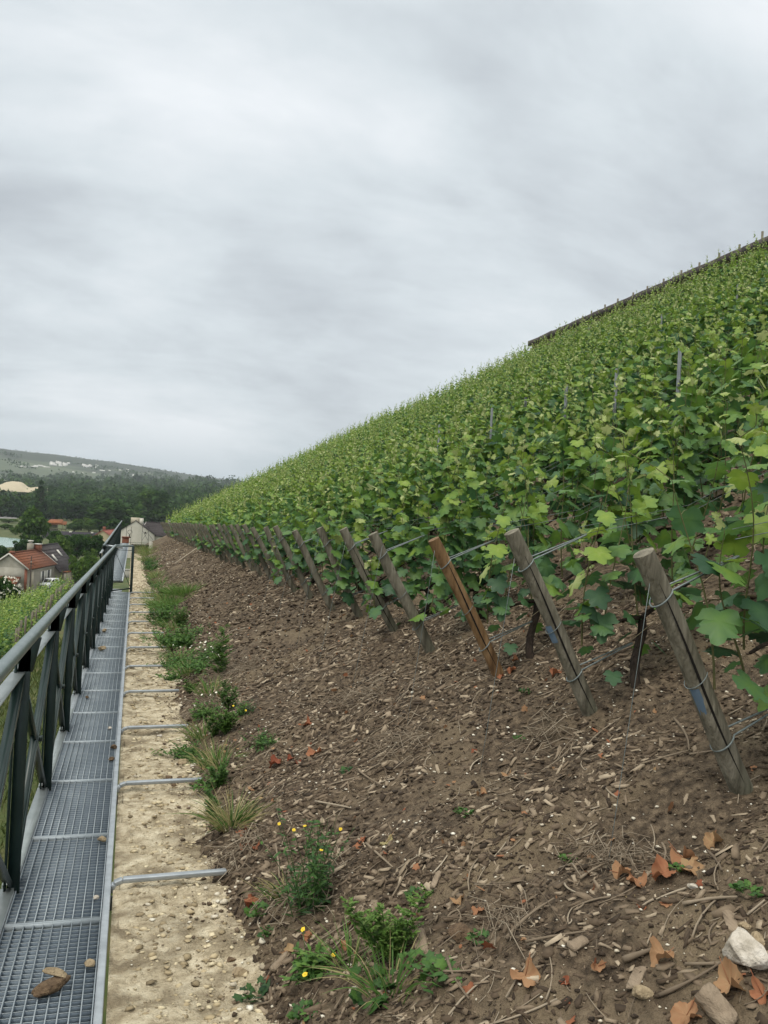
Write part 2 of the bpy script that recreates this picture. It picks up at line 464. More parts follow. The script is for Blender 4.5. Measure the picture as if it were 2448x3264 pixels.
V, F = grid_mesh(np.concatenate([np.arange(3.17, 18.6, 0.18), [18.65]]), np.concatenate([np.arange(-2, 57.5, 0.2), [57.6]]), lambda X, Y: soil_z(X, Y) - 0.004); mb.add(V, F)
V, F = grid_mesh(np.arange(0.30, 3.2, 0.1), np.arange(-2.0, 0.85, 0.1), lambda X, Y: soil_z(X, Y) - 0.004); mb.add(V, F)
tag(mb.build('soil_slope', m_soil, smooth=True), kind='structure')

# chalk ledge beside the walkway
def ledge_z(X, Y):
    X, Y = np.asarray(X, float), np.asarray(Y, float)
    f = fbm(X * 7 + 0.5 * vnoise(X * 3, Y * 3, 8), Y * 10, 41, 4)
    q = np.floor(f * 3.2); fr = f * 3.2 - q
    plate = (q + sstep(0.78, 1.0, fr)) / 3.2
    z = -FALL * Y - 0.030 + 0.014 * fbm(X * 2.2, Y * 2.6, 31, 2) + 0.017 * plate + 0.0040 * fbm(X * 33, Y * 41, 43, 3)
    return z
V, F = grid_mesh(np.arange(-0.002, 0.72, 0.009), np.arange(2.0, 7.5, 0.011), ledge_z)
mb = MB().add(V, F)
V, F = grid_mesh(np.arange(-0.002, 0.72, 0.018), np.arange(7.49, 14, 0.025), lambda X, Y: ledge_z(X, Y) - 0.001); mb.add(V, F)
V, F = grid_mesh(np.concatenate([np.arange(-0.002, 0.72, 0.05), [0.71]]), np.concatenate([np.arange(13.98, 47.5, 0.07)]), lambda X, Y: ledge_z(X, Y) - 0.002); mb.add(V, F)
V, F = grid_mesh(np.arange(-0.002, 0.72, 0.06), np.arange(-2, 2.05, 0.06), lambda X, Y: ledge_z(X, Y) - 0.002); mb.add(V, F)
tag(mb.build('chalk_path', m_chalk, smooth=True), kind='structure')

# the terrace wall that carries the ledge
mb = MB()
ysw = np.arange(-2, 47.6, 0.12); zsw = np.linspace(0, 1, 26)
YY, TT = np.meshgrid(ysw, zsw)
top = -FALL * YY - 0.035; bot = low(np.zeros_like(YY), YY) - 0.4
ZZ = bot + (top - bot) * TT
XX = 0.012 + 0.012 * fbm(YY * 5, ZZ * 9, 51, 3)
XX[-1] = 0.026
i = np.arange(25)[:, None] * len(ysw) + np.arange(len(ysw) - 1)[None]
mb.add(np.stack([XX, YY, ZZ], -1).reshape(-1, 3), np.stack([i, i + len(ysw), i + len(ysw) + 1, i + 1], -1).reshape(-1, 4))
mb.box((0.45, 22.75, -2.2), (0.6, 49.4, 1.2))
tag(mb.build('terrace_wall', m_wall, smooth=True), 'rough stone terrace wall holding up the chalk ledge beside the walkway', 'wall')

# ------------------------------------------------------------------ walkway with open grating
def loc(x, y, z):                      # local frame that falls with the terrace
    return (x + 0.0022 * (y - 4.5), y, z - FALL * y)
GX0, GX1 = -0.412, -0.040
walk = thing('steel_walkway', 'narrow galvanised grating walkway running along the chalk ledge, nearer section', 'walkway', (0, 0, 0))
def grating(y0, L, W=GX1 - GX0):
    mb = MB()
    n = 11
    for i in range(n):
        x = GX0 + 0.004 + (W - 0.008) * i / (n - 1)
        mb.box((x, 0, -0.010), (0.0044, L - 0.012, 0.018))
        mb.box((x, 0, 0.0005), (0.0040, L - 0.012, 0.004), mi=1)
    k = int(round(L / 0.036))
    for j in range(k + 1):
        y = -L / 2 + 0.006 + (L - 0.012) * j / k
        if j in (0, k):
            mb.box(((GX0 + GX1) / 2, y, -0.010), (W, 0.011, 0.032), mi=1)
        else:
            mb.box(((GX0 + GX1) / 2, y, -0.020), (W, 0.0026, 0.028))
            mb.box(((GX0 + GX1) / 2, y, -0.0045), (W, 0.0024, 0.0035), mi=1)
    return mb
gpanel = grating(0, 1.0)
SLP = math.atan(FALL)
first = None
for i in range(20):
    yc = 1.2 + i
    if first is None:
        first = gpanel.build('grating_panel', [m_grate, m_grid], walk)
        o = first
    else:
        o = first.copy(); COL.objects.link(o); o.parent = walk
    o.location = loc(0, yc, 0); o.rotation_euler = (-SLP, 0, -0.0022)
for x, w in ((-0.428, 0.03), (-0.0245, 0.03)):
    mb = MB().bar(loc(x, 0.6, -0.024), loc(x, 20.72, -0.024), w, 0.056)
    bevel(mb.build('side_frame', m_galv, walk), 0.004)
mb = MB()
for yb in [4.05 + 1.5 * k for k in range(-2, 12)]:
    mb = MB()
    mb.bar(loc(-0.43, yb, -0.085), loc(0.02, yb, -0.085), 0.04, 0.05)
    a = MB()
    pts = [loc(-0.012, yb, -0.032), loc(0.004, yb, 0.004), loc(0.040, yb + 0.004, 0.016), loc(0.505, yb + 0.012, 0.020)]
    for p, q in zip(pts, pts[1:]):
        a.bar(p, q, 0.034, 0.022)
    bo = bevel(a.build('support_bracket', m_galv, walk), 0.004)
    mb.build('cross_beam', m_galv, walk)

walk2 = thing('steel_walkway', 'far galvanised grating walkway beyond the gap with its lower step plates', 'walkway', (0, 0, 0))
def z2(y): return -0.62 - (y - 24.5) * 0.0048
def x2(y): return -0.18 + (y - 24.5) * 0.0021
W2A, W2B = 24.4, 46.0
mb = MB()
ny = 22
Lp = (W2B - W2A) / ny
for i in range(ny):
    yc = W2A + Lp * (i + 0.5)
    o = first.copy(); COL.objects.link(o); o.parent = walk2
    o.location = (x2(yc) - GX1 - 0.02, yc, z2(yc)); o.scale = (1.0, Lp, 1.0); o.rotation_euler = (-0.0048, 0, 0)
for dx in (0.0, -0.425):
    mb = MB().bar((x2(W2A) + dx, W2A, z2(W2A) - 0.024), (x2(W2B) + dx, W2B, z2(W2B) - 0.024), 0.034, 0.056)
    mb.build('side_frame', m_galv, walk2)
for yb, zb in ((23.5, -0.80), (22.7, -0.97)):
    mb = MB().box((x2(yb) - 0.21, yb, zb), (0.44, 0.55, 0.02)).box((x2(yb) - 0.21, yb - 0.28, zb - 0.03), (0.44, 0.012, 0.07))
    mb.build('step_plate', m_galv, walk2)
for yb in [25 + 3 * k for k in range(7)]:
    MB().bar((x2(yb) - 0.44, yb, z2(yb) - 0.09), (x2(yb) + 0.01, yb, z2(yb) - 0.09), 0.05, 0.06).build('cross_beam', m_galv, walk2)
MB().bar((x2(21.6) - 0.01, 21.6, 0.42), (x2(21.6) - 0.01, 21.6, -1.6), 0.045, 0.045).build('corner_post', m_galv, walk2)

# ------------------------------------------------------------------ guard railing
RX = -0.440                            # plane of the posts
RT = 1.135                             # centre of the handrail above the grating
def add_railing(name, label, ys_, zf, xf, far_cap):
    rail = thing(name, label, 'railing', (0, 0, 0))
    P = lambda dx, y, dz: np.array([xf(y) + dx, y, zf(y) + dz])
    y0, y1 = ys_[0] - 1.3, ys_[-1]
    n = max(4, int((y1 - y0) / 1.5))
    MB().tube([P(0.045, y0 + (y1 - y0) * i / n, RT) for i in range(n + 1)], 0.026, 12).build('handrail', m_railg, rail, smooth=True)
    up, lo = RT - 0.17, 0.02
    for k, y in enumerate(ys_):
        p = MB()
        p.bar(P(0.010, y, -0.20), P(0.010, y, RT - 0.03), 0.052, 0.008, up=(0, 1, 0))         # web facing along the walk
        p.bar(P(-0.022, y - 0.022, -0.20), P(-0.022, y - 0.022, RT - 0.05), 0.008, 0.050, up=(0, 1, 0))
        # gusset that spreads to the handrail
        A, B, Cc, D = P(-0.02, y, up), P(0.045, y, up), P(0.075, y, RT - 0.018), P(0.010, y, RT - 0.012)
        for s in (-0.004, 0.004):
            pass
        Vg = np.array([A, B, Cc, D]); off = np.array([0, 0.004, 0])
        p.add(np.concatenate([Vg - off, Vg + off]), [np.array([(0, 1, 2, 3), (7, 6, 5, 4), (0, 4, 5, 1), (1, 5, 6, 2), (2, 6, 7, 3), (3, 7, 4, 0)])])
        po = bevel(p.build('rail_post', m_green, rail), 0.002, 1)
        if y < 13:
            for dz in (-0.115, -0.175):
                MB().tube([P(0.018, y - 0.006, dz), P(0.018, y - 0.020, dz)], 0.011, 6).build('bolt', m_galv, po)
    for a, b in zip([ys_[0] - 1.5] + list(ys_), list(ys_)):
        for dz, nm in ((up, 'upper_bar'), (lo, 'lower_bar')):
            q = MB().bar(P(-0.012, a + 0.03, dz), P(-0.012, b - 0.012, dz), 0.055, 0.005)
            q.bar(P(-0.038, a + 0.03, dz - 0.018), P(-0.038, b - 0.012, dz - 0.018), 0.005, 0.040)
            q.build(nm, m_flat, rail)
        for s, (d0, d1) in enumerate(((up - 0.02, lo + 0.02), (lo + 0.02, up - 0.02))):
            dx = 0.004 + 0.010 * s
            q = MB().bar(P(dx, a + 0.05, d0), P(dx, b - 0.03, d1), 0.006, 0.036, up=(0, 0, 1))
            q.bar(P(dx - 0.020, a + 0.05, d0 + 0.018), P(dx - 0.020, b - 0.03, d1 + 0.018), 0.034, 0.005)
            q.build('diagonal_brace', m_green, rail)
        ym = (a + b) / 2 + 0.01
        MB().tube([P(0.012, ym, (up + lo) / 2), P(0.034, ym, (up + lo) / 2)], 0.016, 8).build('crossing_bolt', m_green, rail)
    return rail, P
ys1 = [4.05 + 1.5 * k for k in range(-1, 12)]
ys1 = [y for y in ys1 if y < 20.2]
ys1.append(20.75)
rail1, P1 = add_railing('guard_railing', 'dark green braced railing with a pale pipe handrail beside the nearer walkway', ys1, lambda y: -FALL * y - 0.0038 * (y - 3.0), lambda y: RX + y * 0.0022, True)
ye = 20.78
e = MB()
e.bar((0.045, ye, -FALL * ye - 0.05), (0.045, ye, -FALL * ye + RT - 0.067), 0.06, 0.06, up=(0, 1, 0))
bevel(e.build('end_post', m_green, rail1), 0.004)
MB().tube([P1(0.045, ye, RT), (0.045, ye, -FALL * ye + RT - 0.067)], 0.024, 10).build('end_rail', m_railg, rail1, smooth=True)
q = MB().bar(P1(0.0, ye, RT - 0.10), (0.045, ye, -FALL * ye + RT - 0.167), 0.03, 0.012)
q.build('end_crossbar', m_green, rail1)
q = MB().bar(P1(0.0, ye, 0.09), (0.045, ye, -FALL * ye + 0.09), 0.03, 0.03)
q.build('end_crossbar', m_green, rail1)
q = MB().bar(P1(0.08, ye, RT - 0.20), (0.03, ye, -FALL * ye + 0.10), 0.018, 0.012)
q.build('end_brace', m_green, rail1)

ys2 = [21.6] + [21.6 + 1.53 * k for k in range(1, 17)]
rail2, P2 = add_railing('guard_railing', 'dark railing with a pale handrail beside the far walkway, past the gap', ys2, z2, lambda y: x2(y) - 0.44, False)
q = MB().tube([(x2(21.6) - 0.395, 21.6, 0.46), (x2(21.6) - 0.01, 21.6, 0.42)], 0.024, 8); q.build('end_rail', m_galv, rail2, smooth=True)
q = MB().bar((x2(21.6) - 0.395, 21.58, 0.46), (x2(21.6) - 0.395, 21.58, -0.7), 0.05, 0.05); q.build('end_post', m_galv, rail2)

# ------------------------------------------------------------------ words for labels
ONES = ['', 'first', 'second', 'third', 'fourth', 'fifth', 'sixth', 'seventh', 'eighth', 'ninth', 'tenth', 'eleventh', 'twelfth', 'thirteenth',
        'fourteenth', 'fifteenth', 'sixteenth', 'seventeenth', 'eighteenth', 'nineteenth']
TENS = {2: ('twentieth', 'twenty'), 3: ('thirtieth', 'thirty'), 4: ('fortieth', 'forty'), 5: ('fiftieth', 'fifty')}
def ordinal(n):
    if n < 20: return ONES[n]
    a, b = divmod(n, 10)
    return TENS[a][0] if b == 0 else TENS[a][1] + '-' + ONES[b]

# ------------------------------------------------------------------ leaning end posts of the vine rows
ROWS = 49
def row_y(n): return 2.60 + 1.10 * n
rng = np.random.default_rng(11)
def make_post(name, H, r, lean, seed, material, crack=True, blue=None, wires=True):
    """leaning round post: length H along its axis, tilted towards -X; origin where it leaves the soil"""
    g = np.random.default_rng(seed)
    ax = np.array([-math.sin(lean), g.normal(0, 0.012), math.cos(lean)])
    root = bpy.data.objects.new(name, None); root.empty_display_size = 0.1; link(root)
    n, k = 20, 14
    th = np.linspace(0, 2 * np.pi, n, endpoint=False)
    A = unit(np.cross(ax, [0, 1, 0])); B = np.cross(ax, A)
    mb = MB(); Vs = []
    for i in range(k):
        t = -0.25 + (H + 0.25) * i / (k - 1)
        rad = r * (1.03 - 0.07 * i / (k - 1)) * (1 + 0.035 * np.sin(th * 2 + g.uniform(0, .4)) + 0.02 * g.normal(size=n)) + 0.0
        if i == k - 1: rad = rad * 0.97
        c = ax * t + A * 0.006 * math.sin(i * 0.5 + seed)
        Vs.append(c + rad[:, None] * (np.cos(th)[:, None] * A + np.sin(th)[:, None] * B))
    V = np.concatenate(Vs)
    ii = np.arange(k - 1)[:, None] * n; j = np.arange(n)[None]; j2 = (j + 1) % n
    F = np.stack([ii + j, ii + j2, ii + n + j2, ii + n + j], -1).reshape(-1, 4)
    mb.add(V, F)
    topc = ax * (H + 0.004)
    ring = Vs[-1]
    mb.add(np.concatenate([ring, [topc]]), np.array([(a, (a + 1) % n, n) for a in range(n)]))
    body = mb.build('post_body', material, root, smooth=True)
    try:
        body.data.set_sharp_from_angle(angle=R(50))
    except Exception:
        pass
    if crack:
        ang = 1.45 + g.uniform(-0.15, 0.15)
        dirn = math.cos(ang) * A + math.sin(ang) * B
        side = np.cross(dirn, ax)
        m = MB(); L, Rr = [], []
        t0, t1 = H * g.uniform(0.0, 0.1), H * g.uniform(0.8, 1.0)
        for t in np.linspace(t0, t1, 12):
            w = 0.0042 * math.sin(math.pi * (t - t0) / (t1 - t0)) + 0.0006
            c = ax * t + dirn * (r * 1.045) + side * (0.006 * math.sin(t * 6) + 0.012 * (t - 0.5))
            L.append(c - side * w); Rr.append(c + side * w)
        V = np.array(L + Rr); q = len(L)
        V2 = V - np.tile(dirn * 0.012, (len(V), 1))
        m.add(V, np.array([(a, a + 1, q + a + 1, q + a) for a in range(q - 1)]))
        m.build('weathering_crack', m_crack, body)
    if blue is not None:
        m = MB(); t0, t1 = blue
        a0, a1 = 0.12, 0.95
        thp = np.linspace(a0, a1, 6)
        rings = []
        for t in np.linspace(t0, t1, 4):
            rings.append(ax * t + r * 1.055 * (np.cos(thp)[:, None] * A + np.sin(thp)[:, None] * B))
        V = np.concatenate(rings)
        F = np.array([(a * 6 + b, a * 6 + b + 1, (a + 1) * 6 + b + 1, (a + 1) * 6 + b) for a in range(3) for b in range(5)])
        m.add(V, F); m.build('blue_paint_mark', m_blue, body)
    if wires:
        up = np.array([math.cos(R(26)), 0, math.sin(R(26))])
        for t, rw in ((H * 0.83, 0.0036), (H * 0.24, 0.0036), (H * 0.50, 0.0018)):
            m = MB(); c = ax * t
            tilt = up if rw > 0.002 else A * 0.6 + ax * -0.5
            ph = np.linspace(-2.3, 2.3, 15)
            pts = [c + r * 1.12 * (-math.cos(p) * A * np.sign(A[0]) + math.sin(p) * B) + ax * 0.018 * math.cos(p) * -1 for p in ph]
            if rw > 0.002:
                e0 = c + up * 0.34; pts = [e0 - B * 0.004] + pts + [e0 + B * 0.004]
            m.tube(pts, rw, 6); m.build('wire_loop', m_wire, root, smooth=True)
    return root

lean = math.atan2(0.48, 0.85)
def post_label(n):
    if n == 0: return 'stout grey leaning vine post with a long crack and blue mark, nearest the camera'
    if n == 1: return 'grey leaning vine post with faint blue mark, second from the right'
    if n == 2: return 'orange brown newer leaning vine post, third from the right'
    return 'weathered grey leaning vine post, %s from the right' % ordinal(n + 1)
protos = []
for n in range(ROWS):
    x, y = 2.17 + rng.normal(0, 0.015), row_y(n) + rng.normal(0, 0.03)
    if n < 2: x, y = (2.165, 2.60) if n == 0 else (2.18, 3.70)
    z = float(soil_h(x, y, False)) - 0.01
    H = 1.0 + rng.normal(0, 0.015)
    if n < 8:
        r = [0.041, 0.040, 0.038, 0.040, 0.039, 0.037, 0.038, 0.037][n]
        H = [0.985, 1.00, 0.945, 0.985, 0.99, 0.98, 0.99, 1.0][n]
        o = make_post('vine_post', H, r, lean + [0.0, -0.01, 0.0, 0.0, 0.01, -0.03, 0.0, 0.01][n], 100 + n, m_woodnew if n == 2 else m_wood,
                      crack=n in (0, 1, 2, 4), blue={0: (0.36, 0.47), 1: (0.43, 0.52)}.get(n))
        o.location = (x, y, z)
        if n >= 3: protos.append(o)
    else:
        o = copy_tree(protos[int(rng.integers(len(protos)))], (x, y, z), rng.normal(0, 0.05), (1, 1, H))
    tag(o, post_label(n), 'vine post', 'leaning posts at the ends of the vine rows')

# wires along the rows and the thin anchor wires on the path side
for n in range(0, 14):
    y = row_y(n)
    zt = lambda X: float(hill(X, y))
    for k, (h0, h1, nm) in enumerate(((0.66, 0.74, 'upper'), (0.26, 0.38, 'lower'))):
        xa = 2.17 - math.sin(lean) * (0.83 if k == 0 else 0.24)
        za = zt(2.17) + math.cos(lean) * (0.83 if k == 0 else 0.24)
        pts = [(xa + 0.3, y, za + 0.15)]
        X = np.arange(xa + 0.9, 17.5, 0.8)
        for q in X:
            pts.append((q, y + rng.normal(0, 0.004), zt(q) + h1 + rng.normal(0, 0.006)))
        mb = MB().tube(pts, 0.0016, 4)
        if k == 0: mb.tube(np.array(pts) + np.array([0, 0.02, 0.035]), 0.0013, 4)
        tag(mb.build('trellis_wire', m_wire if k == 0 else m_straw, smooth=True),
            '%s trellis wire running upslope from the %s vine post from the right' % ('pale lower' if k else 'grey upper', ordinal(n + 1)), 'wire', 'trellis wires of the vine rows')
for n in range(0, 8):
    y = row_y(n)
    xa, za = 2.17 - math.sin(lean) * 0.86, float(hill(2.17, y)) + math.cos(lean) * 0.86
    xb = [1.60, 1.60, 1.60, 1.55, 1.52, 1.55, 1.50, 1.5][n]; yb = y - [0.02, 0.0, 0.0, -0.03, 0.02, 0, 0, 0][n]
    zb = float(soil_z(xb, yb)) - 0.03
    t = np.linspace(0, 1, 6)[:, None]
    pts = np.array([xa - 0.04, y - 0.03, za]) * (1 - t) + np.array([xb, yb, zb]) * t
    tag(MB().tube(pts, 0.0014, 4).build('anchor_wire', m_wire), 'thin slack anchor wire dropping to the soil from the %s vine post from the right' % ordinal(n + 1), 'wire', 'anchor wires of the end posts')

# ------------------------------------------------------------------ grapevines
def leaf_template(detail):
    if detail == 2:
        half = [(-0.17, 0.20), (-0.10, 0.42), (0.08, 0.50), (0.13, 0.60), (0.23, 0.52), (0.27, 0.36), (0.42, 0.47), (0.53, 0.43), (0.62, 0.53), (0.69, 0.37), (0.68, 0.22), (0.87, 0.16)]
        pts = [(0.0, 0.0)] + half + [(1.0, 0.0)] + [(u, -v) for u, v in half[::-1]]
        c = (0.34, 0.0)
    elif detail == 1:
        half = [(-0.14, 0.36), (0.10, 0.58), (0.29, 0.38), (0.60, 0.52), (0.70, 0.23)]
        pts = [(0.02, 0.0)] + half + [(1.0, 0.0)] + [(u, -v) for u, v in half[::-1]]
        c = (0.36, 0.0)
    else:
        pts = [(0, 0.0), (0.25, 0.5), (0.95, 0.1), (0.4, -0.5)]; c = None
    P = np.array(pts + ([c] if c else []), float)
    P[:, 0] -= 0.0
    w = -0.55 * P[:, 1] ** 2 - 0.22 * P[:, 0] ** 2 + 0.10 * np.sin(P[:, 0] * 7 + P[:, 1] * 5)
    m = len(pts)
    F = np.array([(i, (i + 1) % m, m) for i in range(m)]) if c else np.array([(0, 1, 2, 3)])
    return P, w, F
TPL = {k: leaf_template(k) for k in (0, 1, 2)}
def leaves(mb, pos, mid, nrm, size, tint, g, detail=2, mi=0):
    P, w, F = TPL[detail]
    n = len(pos)
    mid = unit(mid); s = unit(np.cross(nrm, mid)); nn = np.cross(mid, s)
    curl = g.uniform(0.15, 1.05, n)
    asp = g.uniform(0.88, 1.12, n)
    V = pos[:, None] + size[:, None, None] * (P[None, :, 0, None] * mid[:, None] + (asp[:, None] * P[None, :, 1])[..., None] * s[:, None]
        + (curl[:, None] * w[None])[..., None] * nn[:, None])
    k = len(P)
    FF = (F[None] + (np.arange(n) * k)[:, None, None]).reshape(-1, F.shape[1])
    vein = np.zeros(k)
    if detail: vein = np.where(np.arange(k) == k - 1, 0.10, -0.03)
    mb.add(V.reshape(-1, 3), FF, (tint[:, None] + vein[None]).ravel(), mi)

TANS = 0.565
def grow_vine(g, detail=2, nshoot=9, dens=1.0, height=1.0, spread=0.46):
    """one vine: short trunk, a cane along the row and upright shoots; x runs up the slope"""
    trunk, stems, fol = MB(), MB(), MB()
    height = height * 1.09
    hx = 0.30 + g.normal(0, 0.03)
    lean_t = g.normal(0, 0.05)
    T = np.array([(0.04 * math.sin(t * 5 + lean_t * 40) - 0.03 * t, lean_t * t + 0.015 * math.sin(7 * t), -0.08 + (hx + 0.08) * t) for t in np.linspace(0, 1, 7)])
    trunk.tube(T, np.array([0.030, 0.026, 0.021, 0.022, 0.019, 0.022, 0.016]) * g.uniform(0.85, 1.15), 7)
    top = T[-1]
    xs_ = np.linspace(0, spread, 5)
    for sgn in (1, -0.55):
        c = np.array([(top[0] + sgn * x, top[1] + 0.01 * math.sin(9 * x), top[2] + 0.05 * math.sin(x * 5) + sgn * x * TANS * 0.9) for x in xs_])
        trunk.tube(c, np.linspace(0.011, 0.006, 5), 5)
    pos, mid, nrm, size, tint = [], [], [], [], []
    for i in range(nshoot):
        x = top[0] + (-0.5 + (i + 0.5) / nshoot) * 2 * spread * 0.98 + g.normal(0, 0.03)
        b = np.array([x, top[1] + g.normal(0, 0.02), top[2] + 0.04 + (x - top[0]) * TANS])
        L = height * g.uniform(0.72, 1.04)
        if g.random() < 0.16: L *= 0.6
        if g.random() < 0.14: L *= 1.16
        yo, xo = g.normal(0, 0.075), g.normal(0, 0.09)
        k = 9
        t = np.linspace(0, 1, k)
        wob = g.uniform(0, 6)
        S = b + np.stack([xo * t + 0.02 * np.sin(t * 5 + wob), yo * t ** 1.3 + 0.025 * np.sin(t * 4 + wob * 2), L * (t - 0.04 * t ** 2)], -1)
        stems.tube(S, np.linspace(0.0046, 0.0014, k), 4, caps=False)
        m = int(round(L / 0.053 * dens))
        side = 1 if g.random() < 0.5 else -1
        for j in range(m):
            f = (j + 0.6) / m
            p = np.array([np.interp(f, t, S[:, a]) for a in range(3)])
            side = -side
            az = side * (math.pi / 2) + g.normal(0, 0.75)
            d = np.array([math.sin(g.uniform(0, 6.28)) * 0.5 + math.cos(az) * 0.6, math.sin(az), 0.25 + g.normal(0, 0.25)])
            d = d / np.linalg.norm(d)
            old = 1 - f
            sz = (0.043 + 0.067 * math.sin(min(1, 0.25 + old * 1.25) * math.pi / 2)) * g.uniform(0.75, 1.18)
            if f > 0.88: sz *= 0.55
            pet = (0.03 + 0.06 * old) * g.uniform(0.6, 1.3)
            pe = p + d * pet
            if detail == 2:
                stems.tube([p, (p + pe) / 2 + np.array([0, 0, 0.006]), pe], 0.0011, 3, caps=False)
            mm = d * np.array([0.85, 0.85, 0.2]) + np.array([g.normal(0, 0.25), g.normal(0, 0.2), -0.55 + g.normal(0, 0.35)])
            if f > 0.9: mm = d * 0.6 + np.array([0, 0, 0.6])
            n_ = d * 0.85 + np.array([g.normal(0, 0.3), g.normal(0, 0.3), 0.6])
            pos.append(pe); mid.append(mm); nrm.append(n_); size.append(sz)
            tt = 0.26 + 0.46 * f ** 1.5 + g.normal(0, 0.16)
            if f > 0.86: tt += 0.14
            if g.random() < 0.12: tt += 0.22
            if g.random() < 0.15: tt -= 0.18
            tint.append(tt)
            if f < 0.75 and g.random() < 0.30 * dens:      # lateral leaf
                q = p + np.array([g.normal(0, 0.05), g.normal(0, 0.09), g.normal(0.02, 0.04)])
                pos.append(q); mid.append(np.array([g.normal(), g.normal(), -0.4])); nrm.append(np.array([g.normal(0, .5), g.normal(0, .5), 0.8]))
                size.append(g.uniform(0.045, 0.085)); tint.append(0.48 + g.normal(0, 0.16))
        # tendrilled tip
        tip = S[-1]
        if g.random() < 0.6:
            e2 = tip + np.array([g.normal(0, .05), g.normal(0, .05), g.uniform(.08, .17)])
            stems.tube([tip, (tip + e2) / 2 + g.normal(0, .012, 3), e2], 0.0016, 3, caps=False)
            for q in range(4):
                pp = tip + (e2 - tip) * (q + 0.6) / 4
                pos.append(pp + g.normal(0, .012, 3)); mid.append(np.array([g.normal(), g.normal(), 0.3])); nrm.append(np.array([g.normal(0, .6), g.normal(0, .6), 0.8]))
                size.append(g.uniform(0.028, 0.052)); tint.append(0.80 + g.normal(0, 0.10))
            tip = e2
        stems.tube([tip, tip + np.array([g.normal(0, .02), g.normal(0, .02), 0.05]), tip + np.array([g.normal(0, .04), g.normal(0, .04), 0.09])], 0.0012, 3, caps=False)
        for q in range(2):
            pos.append(tip + np.array([g.normal(0, .012), g.normal(0, .012), 0.02 + 0.03 * q])); mid.append(np.array([g.normal(), g.normal(), 0.8])); nrm.append(np.array([g.normal(), g.normal(), 0.3]))
            size.append(g.uniform(0.022, 0.038)); tint.append(0.92 + g.normal(0, 0.06))
    for q in range(int(26 * dens)):                        # leaves hanging round the head of the vine
        x = float(np.clip(g.normal(0.08, 0.20), -0.18, 0.42)); y = g.normal(0, 0.09)
        pos.append(np.array([x, y, hx + x * TANS + g.uniform(-0.20, 0.16)])); d = unit(np.array([g.normal(0, .6), y * 9 + g.normal(0, .4), 0.1]))
        mid.append(d * 0.7 + np.array([0, 0, -0.75])); nrm.append(d * 0.9 + np.array([0, 0, 0.45])); size.append(g.uniform(0.055, 0.10)); tint.append(0.32 + g.normal(0, 0.15))
    leaves(fol, np.array(pos), np.array(mid), np.array(nrm), np.array(size), np.array(tint), g, detail)
    return trunk, stems, fol

VAR = []
for v in range(9):
    g = np.random.default_rng(300 + v)
    tr, st, fo = grow_vine(g, 2, nshoot=int(g.integers(8, 11)), dens=1.12 if v < 7 else 0.62, height=g.uniform(0.86, 1.0) if v < 7 else 0.66, spread=0.47 if v < 7 else 0.34)
    VAR.append((tr.mesh('vine_trunk'), st.mesh('vine_shoots'), fo.mesh('vine_foliage')))
    for me, m in zip(VAR[-1], (m_vtrunk, m_shoot, m_leaf)): me.materials.append(m)
    VAR[-1][0].polygons.foreach_set('use_smooth', np.ones(len(VAR[-1][0].polygons), bool))
FARV = []
for v in range(5):
    g = np.random.default_rng(400 + v)
    FARV.append(grow_vine(g, 1, nshoot=8, dens=0.95, height=0.95)[2])

def xmax(y): return 17.7 if y < 39 else (14.3 if y < 52 else 12.5)
spots = []
g = np.random.default_rng(77)
cp = np.array([0, 0, EYE])
for n in range(ROWS):
    y = row_y(n); k = 0
    x = 2.45 + g.normal(0, 0.04)
    while x < xmax(y):
        z = float(hill(x, y))
        d = np.array([x, y, z + 0.7]) - cp
        zc_ = d @ np.array(fw); u = (d @ np.array(rr)) / zc_
        k += 1
        if -0.46 - 0.6 / zc_ < u < 0.445 + 0.75 / zc_:
            spots.append((np.linalg.norm(d), n, k, x, y, z))
        x += 0.95 + g.normal(0, 0.05)
spots.sort()
NEAR = 296
for q, (dist, n, k, x, y, z) in enumerate(spots[:NEAR]):
    vi = int(g.integers(0, 7))
    if n == 0: vi = 7
    elif n == 1 and k <= 2: vi = 8
    elif n == 1 and k <= 4 and g.random() < 0.6: vi = 7
    elif n == 2 and k == 1: vi = 8
    elif k == 1 and n < 8 and g.random() < 0.3: vi = 7
    s = g.uniform(0.93, 1.08)
    o = thing('grapevine', 'grapevine %s up the slope in the row of the %s vine post from the right' % (ordinal(k), ordinal(n + 1)), 'grapevine',
              (x, y + g.normal(0, 0.03), z - 0.02), 0, 'grapevines on the hillside')
    if vi >= 7: s *= 1.14
    o.scale = (s, s * (1 if g.random() < 0.5 else -1), s * g.uniform(0.96, 1.06))
    for nm, me in zip(('vine_trunk', 'vine_shoots', 'vine_foliage'), VAR[vi]):
        link(bpy.data.objects.new(nm, me), o)
def scatter_far(lst, name, label_kind='stuff'):
    mb = MB()
    for (x, y, z, sx, sy, sz) in lst:
        f = FARV[int(g.integers(len(FARV)))]
        V = f.v[0] * np.array([sx, sy, sz]) + np.array([x, y, z])
        mb.add(V, [f.f[0]], np.clip(f.t[0] + g.normal(0, 0.03), 0, 1.1))
    return tag(mb.build(name, m_leaf), kind=label_kind)
far_list = [(x, y, z, 1.05, (1 if g.random() < 0.5 else -1) * 1.05, g.uniform(0.95, 1.08)) for (_, n, k, x, y, z) in spots[NEAR:]]
scatter_far(far_list, 'far_vineyard_foliage')

